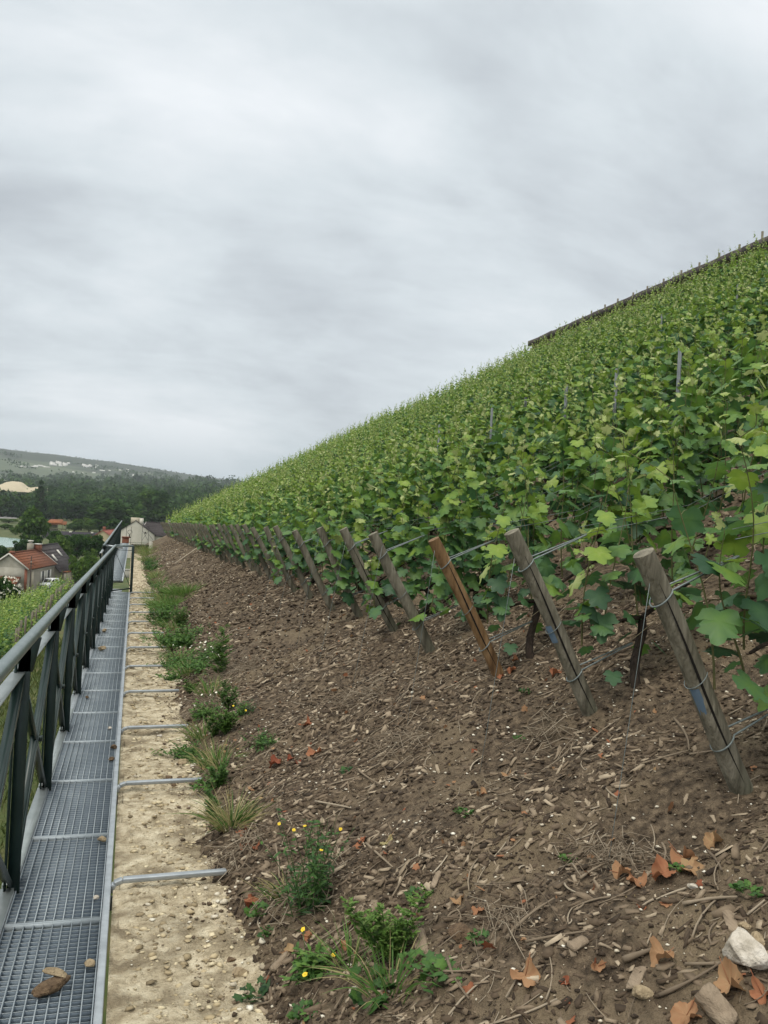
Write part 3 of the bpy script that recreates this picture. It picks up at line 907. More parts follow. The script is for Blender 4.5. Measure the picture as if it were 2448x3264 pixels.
# steel stakes standing in the rows
stake_i = 0
for n in range(2, 15):
    for X, hh, wd in ((4.84, 1.27, 'lower'), (9.7, 1.16, 'upper')):
        y = row_y(n)
        if n not in ((4, 5, 6, 7, 8, 10) if wd == 'lower' else (9, 11)): continue
        z = float(hill(X, y))
        mb = MB().box((X, y, z + hh / 2 - 0.15), (0.022, 0.006, hh + 0.3)).box((X - 0.013, y + 0.012, z + hh / 2 - 0.15), (0.006, 0.022, hh + 0.3))
        tag(mb.build('trellis_stake', m_stake), '%s steel stake in the row of the %s vine post from the right' % (wd, ordinal(n + 1)), 'stake', 'steel stakes in the vine rows')

# ------------------------------------------------------------------ upper terrace wall and stakes behind it
XW = 18.75
WY1 = 39.75
def wtop(y): return 1.64 + 0.4683 * XW + (WY1 - y) * 0.0205
wall = thing('upper_terrace_wall', 'dark stone wall with a flat coping along the top of the vineyard', 'wall', (XW, WY1, 0))
mb = MB(); cp_ = MB()
yy = np.arange(8, WY1 + 0.01, 0.635)
for a, b in zip(yy, yy[1:]):
    za = wtop(a); zb = wtop(b)
    cp_.bar((XW + 0.25, a + 0.01, za - 0.04 + 0.01 * g.normal()), (XW + 0.25, b - 0.01, zb - 0.04 + 0.01 * g.normal()), 0.80, 0.24 + 0.01 * g.normal())
Vw = []
ywall = np.arange(8, WY1 - 0.05, 0.25); zt_ = np.linspace(0, 1, 10)
YY, TT = np.meshgrid(ywall, zt_)
bot = hill(np.full_like(YY, 18.6), YY) - 0.6
ZZ = bot + (wtop(YY) - 0.12 - bot) * TT
XX = XW + 0.03 * fbm(YY * 3, ZZ * 4, 61, 3)
i = np.arange(9)[:, None] * len(ywall) + np.arange(len(ywall) - 1)[None]
mb.add(np.stack([XX, YY, ZZ], -1).reshape(-1, 3), np.stack([i, i + len(ywall), i + len(ywall) + 1, i + 1], -1).reshape(-1, 4))
ym = (8 + WY1 - 0.3) / 2
mb.bar((XW + 0.28, 8, wtop(8) - 1.2), (XW + 0.28, WY1 - 0.15, wtop(WY1) - 1.2), 0.5, 2.1)
def rebase(b, p): return b.xf(lambda v: v - np.asarray(p))
rebase(mb, (XW, WY1, 0)).build('wall_face', m_wall, wall, smooth=False)
rebase(cp_, (XW, WY1, 0)).build('coping', m_coping, wall)
WY = np.array([18.63, 19.49, 20.32, 21.18, 22.02, 22.90, 23.76, 24.56, 25.48, 26.29, 27.19, 27.8]) * (19.5 / 15.1)
WZ = np.array([9.283, 9.191, 9.183, 9.155, 9.144, 9.111, 9.088, 9.069, 9.077, 9.053, 9.018, 8.97])
for i, (y, z) in enumerate(zip(WY, WZ)):
    zz = 1.64 + (z - 1.64) * (19.5 / 15.1)
    o = thing('terrace_stake', 'short wooden stake showing above the upper wall, %s from the right' % ordinal(i + 1), 'stake', (19.5, y, zz - 1.3), 0, 'stakes on the upper terrace')
    m2 = MB().tube([(0.0, 0, -0.2), (0.0, 0, 1.3)], [0.042, 0.038], 8)
    m2.build('stake_body', m_wood, o)
    MB().tube([(0.0, 0.05, 1.05), (0.02, -0.05, 1.06)], 0.004, 4).build('stake_wire', m_wire, o)
# straggling shoots of the vines up there
mb = MB(); ms = MB(); pos = []; mid = []; nrm = []; size = []; tint = []
for i in range(95):
    y = g.uniform(22, 39.3); big = g.random() < (0.75 if y > 36.2 else 0.30)
    x = 19.4 + g.normal(0, 0.25); z0 = wtop(y) - 0.35; H = g.uniform(0.35, 0.62) if big else g.uniform(0.28, 0.48)
    for q in range(9 if big else 5):
        f = g.random()
        pos.append((x + g.normal(0, .05), y + g.normal(0, .07), z0 + H * f)); mid.append(g.normal(size=3)); nrm.append(g.normal(size=3)); size.append(g.uniform(0.03, 0.10) * (1.2 - 0.6 * f)); tint.append(g.uniform(0.4, 0.95))
leaves(mb, np.array(pos), np.array(mid), np.array(nrm), np.array(size), np.array(tint), g, 1)
tag(mb.build('upper_terrace_shoots', m_leaf), kind='stuff')
# terrace behind the wall
V, F = grid_mesh([19.2, 20, 25, 40, 60], np.arange(8, 39.6, 1.5), lambda X, Y: wtop(Y) - 0.25 + 0 * X)
tag(MB().add(V, F).build('upper_terrace', m_soil, smooth=True), kind='structure')

# ------------------------------------------------------------------ litter on the bank
def scatter_pts(g, nn, x0, x1, y0, y1, keep=None):
    X = g.uniform(x0, x1, nn); Y = y0 + (y1 - y0) * g.random(nn)
    ok = X > edge_x(Y) - 0.03
    if keep is not None: ok &= g.random(nn) < keep(X, Y)
    return X[ok], Y[ok]
def frame_on_soil(X, Y):
    e = 0.03
    n = np.stack([-(soil_z(X + e, Y) - soil_z(X - e, Y)) / (2 * e), -(soil_z(X, Y + e) - soil_z(X, Y - e)) / (2 * e), np.ones_like(X)], -1)
    return unit(n * np.array([0.8, 0.8, 1]))
def chips(mb, g, X, Y, length, aspect, thick, tint, lift=0.25):
    n = len(X); N = frame_on_soil(X, Y)
    N = unit(N + g.normal(0, lift, (n, 3)))
    d = g.normal(size=(n, 3)); d[:, 0] *= 1.2
    D = unit(d - (d * N).sum(-1, keepdims=True) * N); S = np.cross(N, D)
    c = np.stack([X, Y, soil_z(X, Y)], -1) + N * (thick * g.uniform(0.0, 1.0, n))[:, None]
    # irregular prism with five corners
    cu = np.array([1.0, 0.82, -0.95, -1.05, 0.15]) + g.normal(0, 0.16, (n, 5)); cv = np.array([-0.75, 0.85, 0.9, -0.8, -1.05]) + g.normal(0, 0.28, (n, 5))
    u = cu * (length / 2)[:, None]; v = cv * (length / 2 * aspect)[:, None]
    bend = g.normal(0, 0.12, (n, 5)) * length[:, None] * aspect[:, None] * 0.6
    top = c[:, None] + u[..., None] * D[:, None] + v[..., None] * S[:, None] + ((thick / 2)[:, None] + bend)[..., None] * N[:, None]
    bt = top - (thick)[:, None, None] * N[:, None] * 1.0
    V = np.concatenate([top, bt], 1)
    o = (np.arange(n) * 10)[:, None]
    F5 = o + np.array([[0, 1, 2, 3, 4]])
    F4 = np.concatenate([o + np.array([[i, i + 5, (i + 1) % 5 + 5, (i + 1) % 5]]) for i in range(5)])
    mb.add(V.reshape(-1, 3), [F5, F4], np.repeat(tint, 10))
def clods(mb, g, X, Y, s, tint, sink=0.3, flat=0.7, zfn=None):
    n = len(X)
    O = np.array([(1, 0, 0), (-1, 0, 0), (0, 1, 0), (0, -1, 0), (0, 0, 1), (0, 0, -1), (.6, .6, .5), (-.6, .6, .5), (-.6, -.6, .5), (.6, -.6, .5)], float)
    Fq = np.array([(4, 6, 7), (4, 7, 8), (4, 8, 9), (4, 9, 6), (0, 2, 6), (2, 1, 7), (1, 3, 8), (3, 0, 9), (2, 7, 6), (1, 8, 7), (3, 9, 8), (0, 6, 9), (0, 5, 2), (2, 5, 1), (1, 5, 3), (3, 5, 0)])
    P = O[None] * g.uniform(0.65, 1.15, (n, 10, 1)) * np.array([1, 1, flat]) + g.normal(0, 0.10, (n, 10, 3))
    a = g.uniform(0, 6.28, n); ca, sa = np.cos(a), np.sin(a)
    x = P[..., 0] * ca[:, None] * 1.25 - P[..., 1] * sa[:, None]; y = P[..., 0] * sa[:, None] * 1.25 + P[..., 1] * ca[:, None]
    V = np.stack([x, y, P[..., 2]], -1) * (s / 2)[:, None, None]
    zz = (zfn or soil_z)(X, Y)
    V = V + np.stack([X, Y, zz + s * flat * (0.5 - sink)], -1)[:, None]
    mb.add(V.reshape(-1, 3), (Fq[None] + (np.arange(n) * 10)[:, None, None]).reshape(-1, 3), np.repeat(tint, 10))
def bare(X, Y):                          # patches where bare soil shows
    b = fbm(X * 1.5 + 3, Y * 1.1, 71, 3)
    return np.clip(0.50 - 0.95 * b, 0.05, 1.0)
g = np.random.default_rng(5)
mb = MB()
for (nn, x0, x1, y0, y1, l0, l1) in ((11000, 0.4, 2.9, 1.5, 3.2, 0.011, 0.046), (19000, 0.4, 3.2, 3.0, 6.5, 0.014, 0.055), (16000, 0.4, 3.2, 6.5, 13, 0.024, 0.070),
                                     (14000, 0.4, 3.0, 13, 26, 0.035, 0.075), (9000, 0.4, 2.8, 26, 48, 0.05, 0.11), (9000, 3.0, 8.0, 2.5, 12, 0.03, 0.07)):
    X, Y = scatter_pts(g, nn, x0, x1, y0, y1, bare)
    n = len(X)
    L = l0 + (l1 - l0) * g.random(n) ** 2.2
    chips(mb, g, X, Y, L * 1.15, g.uniform(0.14, 0.50, n), L * g.uniform(0.06, 0.16, n), np.clip(g.beta(1.5, 1.9, n) + g.normal(0, .06, n), 0, 1))
tag(mb.build('wood_chip_mulch', m_chip), kind='stuff')
mb = MB()
for (nn, x0, x1, y0, y1, l0, l1) in ((300, 0.5, 2.6, 1.7, 3.2, 0.025, 0.075), (400, 0.5, 2.8, 3.2, 7.0, 0.03, 0.080), (300, 0.5, 2.8, 7, 16, 0.05, 0.12)):
    X, Y = scatter_pts(g, nn, x0, x1, y0, y1, bare)
    n = len(X); L = l0 + (l1 - l0) * g.random(n) ** 2.0
    chips(mb, g, X, Y, L, g.uniform(0.18, 0.5, n), L * g.uniform(0.08, 0.18, n), np.clip(g.normal(0.66, 0.2, n), 0, 1), 0.30)
tag(mb.build('bark_flakes', m_chip), kind='stuff')
mb = MB()
for (nn, x0, x1, y0, y1, l0, l1) in ((6000, 0.4, 2.9, 1.5, 3.6, 0.005, 0.022), (8000, 0.4, 3.0, 3.4, 8.0, 0.008, 0.030), (5000, 0.4, 3.0, 8, 20, 0.02, 0.06), (3500, 3.0, 7.0, 2.5, 10, 0.02, 0.06)):
    X, Y = scatter_pts(g, nn, x0, x1, y0, y1)
    n = len(X)
    clods(mb, g, X, Y, l0 + (l1 - l0) * g.random(n) ** 2.5, np.clip(g.beta(1.6, 3.6, n), 0, 0.6))
tag(mb.build('soil_crumbs', m_chip), kind='stuff')
mb = MB()
for (nn, x0, x1, y0, y1, l0, l1) in ((900, 0.4, 2.9, 1.5, 3.6, 0.004, 0.018), (1500, 0.4, 3.0, 3.4, 8.0, 0.006, 0.021), (800, 0.4, 3.0, 8, 20, 0.012, 0.032), (260, 0.4, 2.8, 20, 46, 0.03, 0.07), (500, 3.0, 7.0, 2.5, 10, 0.012, 0.03)):
    X, Y = scatter_pts(g, nn, x0, x1, y0, y1)
    n = len(X)
    clods(mb, g, X, Y, l0 + (l1 - l0) * g.random(n) ** 2.8, np.clip(g.normal(0.6, 0.25, n), 0, 1), 0.2)
X = g.uniform(0.07, 0.55, 420); Y = 2.2 + 24 * g.random(420) ** 1.2
clods(mb, g, X, Y, 0.006 + 0.020 * g.random(420) ** 3, np.clip(g.normal(0.45, 0.3, 420), 0, 1), 0.2, zfn=ledge_z)
X = g.uniform(0.40, 0.60, 500); Y = 2.4 + 26 * g.random(500)
clods(mb, g, X, Y, 0.010 + 0.035 * g.random(500) ** 2.5, np.clip(g.normal(0.5, 0.3, 500), 0, 1), 0.2, zfn=lambda a, b: np.maximum(ledge_z(a, b), soil_z(a, b)))
tag(mb.build('chalk_gravel', m_peb), kind='stuff')
mb = MB()
X = g.uniform(0.30, 0.62, 1800); Y = 2.3 + 24 * g.random(1800) ** 1.3
clods(mb, g, X, Y, 0.006 + 0.024 * g.random(1800) ** 3, np.clip(g.beta(2.2, 2.2, 1800), 0, 1), 0.25, zfn=lambda a, b: np.maximum(ledge_z(a, b), soil_z(a, b)))
X = g.uniform(0.06, 0.5, 700); Y = 2.3 + 24 * g.random(700)
clods(mb, g, X, Y, 0.004 + 0.014 * g.random(700) ** 3, np.clip(g.normal(0.85, 0.2, 700), 0, 1), 0.35, zfn=ledge_z)
tag(mb.build('ledge_crumbs', m_chip), kind='stuff')

mb = MB()
for (nn, y0, y1, l0, l1) in ((1100, 2.4, 5.0, 0.006, 0.040), (900, 5.0, 10, 0.010, 0.05), (900, 10, 24, 0.02, 0.08)):
    X = g.uniform(0.06, 0.56, nn); Y = g.uniform(y0, y1, nn)
    clods(mb, g, X, Y, l0 + (l1 - l0) * g.random(nn) ** 2.6, np.clip(g.beta(1.6, 1.5, nn), 0, 1), 0.45, flat=0.38, zfn=ledge_z)
tag(mb.build('chalk_flakes', m_flake), kind='stuff')

def twig(mb, g, x, y, L, r, az, tint, lift=0.006):
    k = 5; t = np.linspace(-0.5, 0.5, k)
    cv = g.normal(0, 0.35) * L
    X = x + t * L * math.cos(az) - (t * t - .1) * cv * math.sin(az); Y = y + t * L * math.sin(az) + (t * t - .1) * cv * math.cos(az)
    zl = soil_z(X, Y)
    Z = np.linspace(zl[0], zl[-1], k); Z = Z + max(0, (zl - Z).max()) * 0.6 + lift
    mb.tube(np.stack([X, Y, Z], -1), np.linspace(r, r * 0.7, k), 5, tint)
mb = MB()
for (nn, x0, x1, y0, y1, l0, l1, r0_, r1_) in ((900, 0.45, 2.8, 1.6, 3.6, 0.03, 0.20, 0.0012, 0.0046), (1700, 0.45, 3.0, 3.4, 8.5, 0.035, 0.24, 0.0014, 0.0048), (1200, 0.45, 3.0, 8.5, 24, 0.07, 0.4, 0.003, 0.007), (300, 3.0, 7.0, 3, 10, 0.1, 0.4, 0.003, 0.006)):
    X, Y = scatter_pts(g, nn, x0, x1, y0, y1, bare)
    for x, y in zip(X, Y):
        az = g.normal(0.5, 0.9) if g.random() < 0.45 else g.uniform(0, 3.14)
        L = l0 + (l1 - l0) * g.random() ** 2.3
        twig(mb, g, x, y, L, r0_ + (r1_ - r0_) * g.random() ** 1.5, az, float(np.clip(g.normal(0.52, 0.27), 0, 1)), 0.004)
tag(mb.build('twig_litter', m_twig, smooth=True), kind='stuff')

# larger sticks that can be told apart
STK = [(1.17, 2.43, 1.37, 2.51, 6, 'long grey brown stick left of the fallen leaves near the front'), (1.2, 2.36, 1.36, 2.29, 5, 'bent grey twig below the long stick near the front'),
       (1.91, 3.34, 2.01, 3.35, 4, 'thin twig on bare soil left of the nearest vine post'), (2.0, 3.02, 2.17, 2.93, 4, 'straight brown twig just left of the nearest vine post foot'),
       (2.14, 2.9, 2.22, 2.83, 4, 'short twig touching the foot of the nearest vine post'), (1.85, 2.39, 1.79, 2.24, 6, 'forked grey stick right of the orange leaf pair'),
       (1.49, 1.99, 1.63, 1.85, 5, 'pale stem lying in front of the white chalk rock'), (1.4, 1.97, 1.58, 1.92, 5, 'long twig running under the white chalk rock'),
       (1.39, 2.13, 1.49, 2.1, 9, 'thick curved bark stick beside the tan curled leaf'), (1.62, 2.19, 1.72, 2.08, 6, 'curved grey stick above the flat tan stone'),
       (1.82, 2.59, 1.76, 2.49, 5, 'short upright twig above the curled peach leaf'), (1.49, 2.56, 1.62, 2.61, 5, 'long straight twig left of the dark soil hollow'),
       (2.28, 3.21, 2.16, 2.93, 6, 'brown stick slanting behind the foot of the nearest vine post'), (0.72, 4.01, 0.7, 3.76, 5, 'pale bent twig left of the wispy weed'),
       (1.0, 3.08, 1.09, 3.17, 4, 'pale straight twig above the feathery green weed'), (0.75, 3.32, 0.84, 3.33, 6, 'grey stick under the wispy weed'),
       (1.04, 3.59, 1.05, 3.23, 6, 'long pale stick running downhill right of the wispy weed'), (1.01, 2.51, 1.0, 2.3, 5, 'grey stick crossing the lower front bank'),
       (0.98, 2.46, 1.04, 2.38, 4, 'thin twig lying across the lower front stick'), (0.47, 3.03, 0.54, 2.98, 6, 'short brown stick poking out over the chalk ledge'),
       (1.2, 4.36, 1.26, 4.12, 5, 'slim stick in the middle of the bank'), (0.96, 4.28, 1.09, 4.05, 5, 'pale thin stick behind the yellow flowers'),
       (0.7, 2.68, 0.74, 2.72, 4, 'short dark twig by the white stones')]
for (xa, ya, xb, yb, rmm, lab) in STK:
    mb = MB(); k = 8; t = np.linspace(0, 1, k); cv = g.normal(0, 0.05)
    X = xa + (xb - xa) * t + cv * (yb - ya) * np.sin(t * math.pi); Y = ya + (yb - ya) * t - cv * (xb - xa) * np.sin(t * math.pi)
    z = soil_z(X, Y); Z = np.linspace(z[0], z[-1], k) + max(0, (z - np.linspace(z[0], z[-1], k)).max()) * 0.7 + 0.009
    mb.tube(np.stack([X, Y, Z], -1), np.linspace(rmm, rmm * 0.6, k) / 1000 * (1 + 0.12 * g.normal(size=k)), 7, float(np.clip(g.normal(0.5, 0.15), .2, .9)))
    tag(mb.build('stick', m_twig, smooth=True), lab, 'stick')
# fallen stake leaning among the far posts
mb = MB().tube([(1.29, 27.05, float(soil_z(1.29, 27.05)) + 0.03), (1.9, 27.4, float(soil_z(1.9, 27.4)) + 0.12), (2.61, 27.71, float(soil_z(2.61, 27.71)) + 0.22)], [0.028, 0.026, 0.022], 8, 0.95)
tag(mb.build('fallen_stake', m_twig), 'long pale fallen stake lying across the bank below the distant vine posts', 'stake')

# ------------------------------------------------------------------ dry leaves
def dry_leaf(x, y, s, tint, curl, lab, seed, zfn=soil_z):
    g = np.random.default_rng(seed)
    n = 40; curl = 0.72 * curl
    th = np.linspace(-math.pi, math.pi, n, endpoint=False)
    lob = 0.74 + 0.26 * np.abs(np.cos(2.5 * th)) ** 0.8 + g.normal(0, 0.055, n)
    lob *= 1 - 0.35 * np.exp(-((np.abs(th) - math.pi) / 0.3) ** 2)
    mb = MB(); rings = []
    a0 = g.uniform(0, 6.28); ca, sa = math.cos(a0), math.sin(a0)
    ph, ph2 = g.uniform(0, 6.28, 2)
    for f in (0.0, 0.35, 0.7, 1.0):
        u = lob * f * np.cos(th) * s * 0.5; v = lob * f * np.sin(th) * s * 0.5
        w = curl * s * (f ** 1.7) * (0.34 * np.cos(2 * th + ph) + 0.22 * np.sin(3 * th + ph2) + 0.16) + 0.05 * s * f * np.sin(7 * th + ph * 3 + 9 * f) + 0.015 * s * g.normal(size=n) * f
        sh = 1 - 0.28 * curl * f
        uu_, vv_ = u * sh, v * (1 - 0.45 * curl * f ** 2 * abs(math.cos(ph)))
        rings.append(np.stack([uu_ * ca - vv_ * sa, uu_ * sa + vv_ * ca, w], -1))
    V = np.concatenate(rings)
    N = frame_on_soil(np.array([x]), np.array([y]))[0] if zfn is soil_z else np.array([0, 0, 1.0])
    t1 = unit(np.cross([0, 1, 0], N)); t2 = np.cross(N, t1)
    V = V[:, :1] * t1 + V[:, 1:2] * t2 + V[:, 2:] * N
    V[:, 2] += -V[:, 2].min() * 0.75
    i = np.arange(3)[:, None] * n; j = np.arange(n)[None]; j2 = (j + 1) % n
    F = np.stack([i + j, i + j2, i + n + j2, i + n + j], -1).reshape(-1, 4)
    tv = np.clip(tint + 0.10 * np.repeat([0, .3, .6, 1], n) * g.normal(0.0, 0.7) + g.normal(0, 0.03, len(V)), 0, 1)
    mb.add(V, F, tv)
    # stalk
    c = V[n * 3 + n // 2]
    mb.tube([V[0], (V[0] + c) / 2, c * 1.25], 0.0012, 4, tint * 0.6)
    o = mb.build('dry_leaf', m_dry, smooth=True, loc=(x, y, float(zfn(x, y)) - 0.004))
    return tag(o, lab, 'dry leaf', 'fallen dry leaves on the bank')
DL = [(1.79, 2.43, .105, .48, .9, 'large peach orange curled leaf, topmost of the fallen leaf cluster on the right'), (1.76, 2.35, .095, .68, .5, 'flat tan brown leaf directly under the large peach leaf'),
      (1.67, 2.36, .100, .38, .8, 'orange leaf at the right end of the low leaf row'), (1.61, 2.41, .080, .50, .7, 'pale peach leaf with a red corner in the low leaf row'),
      (1.60, 2.48, .085, .60, .9, 'tan curled leaf at the left end of the low leaf row'), (1.56, 2.37, .040, .95, .4, 'small yellowish leaf below the low leaf row'),
      (1.60, 2.24, .042, .42, .5, 'small pinkish star shaped leaf on bare soil'), (1.54, 2.27, .034, .20, .8, 'tiny red leaf on bare soil beside white pebbles'),
      (1.46, 2.05, .095, .66, 1.0, 'long curled tan leaf beside the thick bark stick'), (1.42, 1.88, .095, .62, .5, 'broad orange tan leaf next to the cut wood block'),
      (1.53, 1.86, .110, .66, 1.0, 'big curled tan leaf lying against the white chalk rock'), (1.58, 1.80, .080, .36, 1.0, 'folded red brown leaf at the right edge by the chalk rock'),
      (1.33, 2.16, .050, .55, .7, 'small orange tan leaf under the bark stick'), (1.24, 2.18, .040, .16, .7, 'small deep red leaf near the bottom of the bank'),
      (1.92, 2.45, .085, .72, 1.1, 'brown crumpled leaf above the peach leaf, nearest the right edge'), (1.15, 2.25, .100, .60, .8, 'wide brown curled leaf at the bottom edge of the bank'),
      (1.51, 3.45, .060, .66, .9, 'tan curled leaf alone on bare soil mid bank'), (1.70, 3.60, .060, .62, .8, 'tan leaf at the foot of a slack anchor wire'),
      (1.19, 2.70, .050, .48, .5, 'peach leaf lying near the bark chunk'), (0.91, 5.23, .110, .14, .8, 'deep red leaf, left of the red leaf group mid bank'),
      (1.00, 5.21, .060, .10, .8, 'dark red leaf in the middle of the red leaf group'), (1.03, 5.13, .060, .06, .6, 'small crimson leaf in the red leaf group'),
      (1.13, 5.12, .110, .34, .7, 'salmon leaf at the right end of the red leaf group'), (1.16, 5.54, .090, .26, .8, 'red brown leaf higher than the red leaf group'),
      (0.61, 4.35, .075, .24, .8, 'rust red leaf beside the straw grass tuft'), (0.64, 4.08, .055, .20, .8, 'rust leaf below the straw grass tuft, right one'),
      (0.60, 4.17, .060, .18, .8, 'rust leaf below the straw grass tuft, left one'), (0.57, 3.68, .080, .26, .9, 'rust brown crumpled leaf left of the wispy weed'),
      (0.64, 3.18, .062, .80, .4, 'yellow orange leaf on the pale wood chunk'), (0.72, 3.19, .055, .40, .9, 'salmon curled leaf just behind the leafy rosette'),
      (0.81, 2.98, .050, .56, .9, 'orange brown curled leaf between rosette and feathery weed'), (1.04, 3.66, .050, .30, .8, 'pinkish red leaf right of the yellow flowers'),
      (1.10, 3.49, .075, .99, .5, 'pale yellow green dry leaf on the mid bank'), (1.17, 2.83, .060, .72, .7, 'light brown leaf right of the feathery weed'),
      (2.33, 4.38, .085, .30, .9, 'orange red leaf behind the second vine post foot'), (2.22, 4.72, .070, .36, .8, 'orange leaf right of the orange vine post foot'),
      (2.15, 4.72, .060, .32, .7, 'salmon leaf touching the orange vine post foot'), (2.31, 4.88, .065, .44, .9, 'orange leaf uphill of the orange vine post foot'),
      (2.92, 3.58, .12, .03, 1.0, 'crumpled dull red leaf under vines by the right edge')]
for i, (x, y, s, t_, c, lab) in enumerate(DL): dry_leaf(x, y, s, t_, c, lab, 900 + i)
# small scraps of leaf nobody would count
mb = MB()
X, Y = scatter_pts(g, 420, 0.5, 2.9, 1.7, 14)
n = len(X); N = unit(frame_on_soil(X, Y) + g.normal(0, .5, (n, 3)))
leaves(mb, np.stack([X, Y, soil_z(X, Y) + 0.008], -1), g.normal(size=(n, 3)), N, g.uniform(0.012, 0.04, n), g.uniform(0.1, 0.75, n), g, 1)
tag(mb.build('leaf_scraps', m_dry), kind='stuff')

# ------------------------------------------------------------------ stones and wood pieces
def stone(name, x, y, s, m, lab, cat, seed, shape=(1, 1, .7), zfn=soil_z, sink=0.25, group=None, sub=3):
    g = np.random.default_rng(seed)
    import bmesh
    bm = bmesh.new(); bmesh.ops.create_icosphere(bm, subdivisions=sub, radius=0.5)
    V = np.array([v.co[:] for v in bm.verts]); F = np.array([[v.index for v in f.verts] for f in bm.faces]); bm.free()
    # chop by random planes for facets, then roughen
    for _ in range(9):
        nrm_ = unit(g.normal(size=3)); d = g.uniform(0.26, 0.42)
        q = V @ nrm_; V = V - np.maximum(q - d, 0)[:, None] * nrm_
    V = V * (1 + 0.05 * np.sin(V[:, :1] * 23 + seed) * np.sin(V[:, 1:2] * 19)) + g.normal(0, 0.008, V.shape)
    a = g.uniform(0, 6.28); V = V * np.array(shape) * s
    V = np.stack([V[:, 0] * math.cos(a) - V[:, 1] * math.sin(a), V[:, 0] * math.sin(a) + V[:, 1] * math.cos(a), V[:, 2]], -1)
    V[:, 2] -= V[:, 2].min() + sink * s * shape[2]
    o = MB().add(V, F, g.uniform(.3, .7)).build(name, m, loc=(x, y, float(zfn(x, y))))
    return tag(o, lab, cat, group)
ST = [(1.67, 1.93, .055, m_tan, 'round yellowish stone at the right edge near the chalk rock'), (1.37, 2.0, .060, m_tan, 'rough tan stone left of the broad orange leaf'),
      (1.60, 1.90, .140, m_rock, 'large white chalk rock at the bottom right'), (1.69, 2.01, .042, m_tan, 'flat peach coloured stone above the chalk rock'),
      (1.69, 2.24, .030, m_rock, 'sharp white chalk chip right of the bare hollow'), (1.1, 2.61, .095, m_clod, 'grey brown clod right of the bark chunk'),
      (0.77, 2.71, .036, m_rock, 'smooth white stone below the leafy rosette'), (0.54, 2.83, .040, m_rock, 'white stone at the soil edge, right of a pair'), (0.52, 2.80, .036, m_rock, 'white stone at the soil edge, left of a pair')]
for i, (x, y, s, m, lab) in enumerate(ST): stone('stone', x, y, s, m, lab, 'stone', 50 + i, (1.15, .85, .7))
def onledge(x, y): return np.maximum(ledge_z(x, y), soil_z(x, y))
LS = [(0.47, 3.22, .065, m_tan, 'flaky tan stone on the chalk ledge beside the weeds'), (0.40, 2.87, .055, m_tan, 'thin flaky stone near the bottom of the chalk ledge'), (0.32, 2.88, .050, m_clod, 'dark brown clod near the bottom of the chalk ledge'),
      (0.45, 3.33, .038, m_clod, 'small brown stone above the flaky tan stone'), (0.31, 5.82, .055, m_clod, 'dark brown stone before the third bracket on the ledge'), (0.38, 5.80, .030, m_clod, 'small dark stone right of the brown stone on the ledge'),
      (0.34, 5.67, .042, m_clod, 'brown stone touching the third bracket'), (0.47, 5.60, .045, m_clod, 'brown clod on the end of the third bracket'), (0.29, 7.01, .050, m_rock, 'round white stone below the fourth bracket'),
      (0.43, 6.15, .085, m_tan, 'pale tan slab on the ledge under the weeds'), (0.49, 6.06, .060, m_rock, 'pale stone right of the tan slab on the ledge'), (0.43, 12.78, .085, m_clod, 'brown stone far along the ledge, left of a pair'),
      (0.52, 12.81, .095, m_tan, 'tan stone far along the ledge, right of a pair'), (0.39, 11.89, .080, m_clod, 'reddish brown stone far along the ledge')]
for i, (x, y, s, m, lab) in enumerate(LS): stone('stone', x, y, s, m, lab, 'stone', 70 + i, (1.2, .9, .6), zfn=onledge)
gz = lambda x, y: -FALL * np.asarray(y) + 0.002
GS = [(-0.07, 3.31, .040, m_tan, 'pale tan stone on the grating near the bottom'), (-0.07, 4.59, .046, m_tan, 'square tan stone on the grating by a panel seam'), (-0.07, 3.89, .030, m_rock, 'small pinkish stone chip on the grating'),
      (-0.06, 6.14, .042, m_clod, 'dark brown stone on the grating, nearer of two'), (-0.05, 6.46, .048, m_clod, 'dark brown stone on a grating seam, farther of two'), (-0.09, 7.08, .034, m_rock, 'small whitish stone on the grating'),
      (-0.32, 8.31, .040, m_clod, 'little rusty brown stone on the left of the grating'), (-0.29, 11.34, .100, m_tan, 'largest brown stone halfway along the grating'), (-0.31, 13.2, .085, m_tan, 'pale brown stone farther along the grating')]
for i, (x, y, s, m, lab) in enumerate(GS): stone('stone', x, y, s, m, lab, 'stone', 90 + i, (1.1, .95, .75), zfn=gz, sink=0.02)
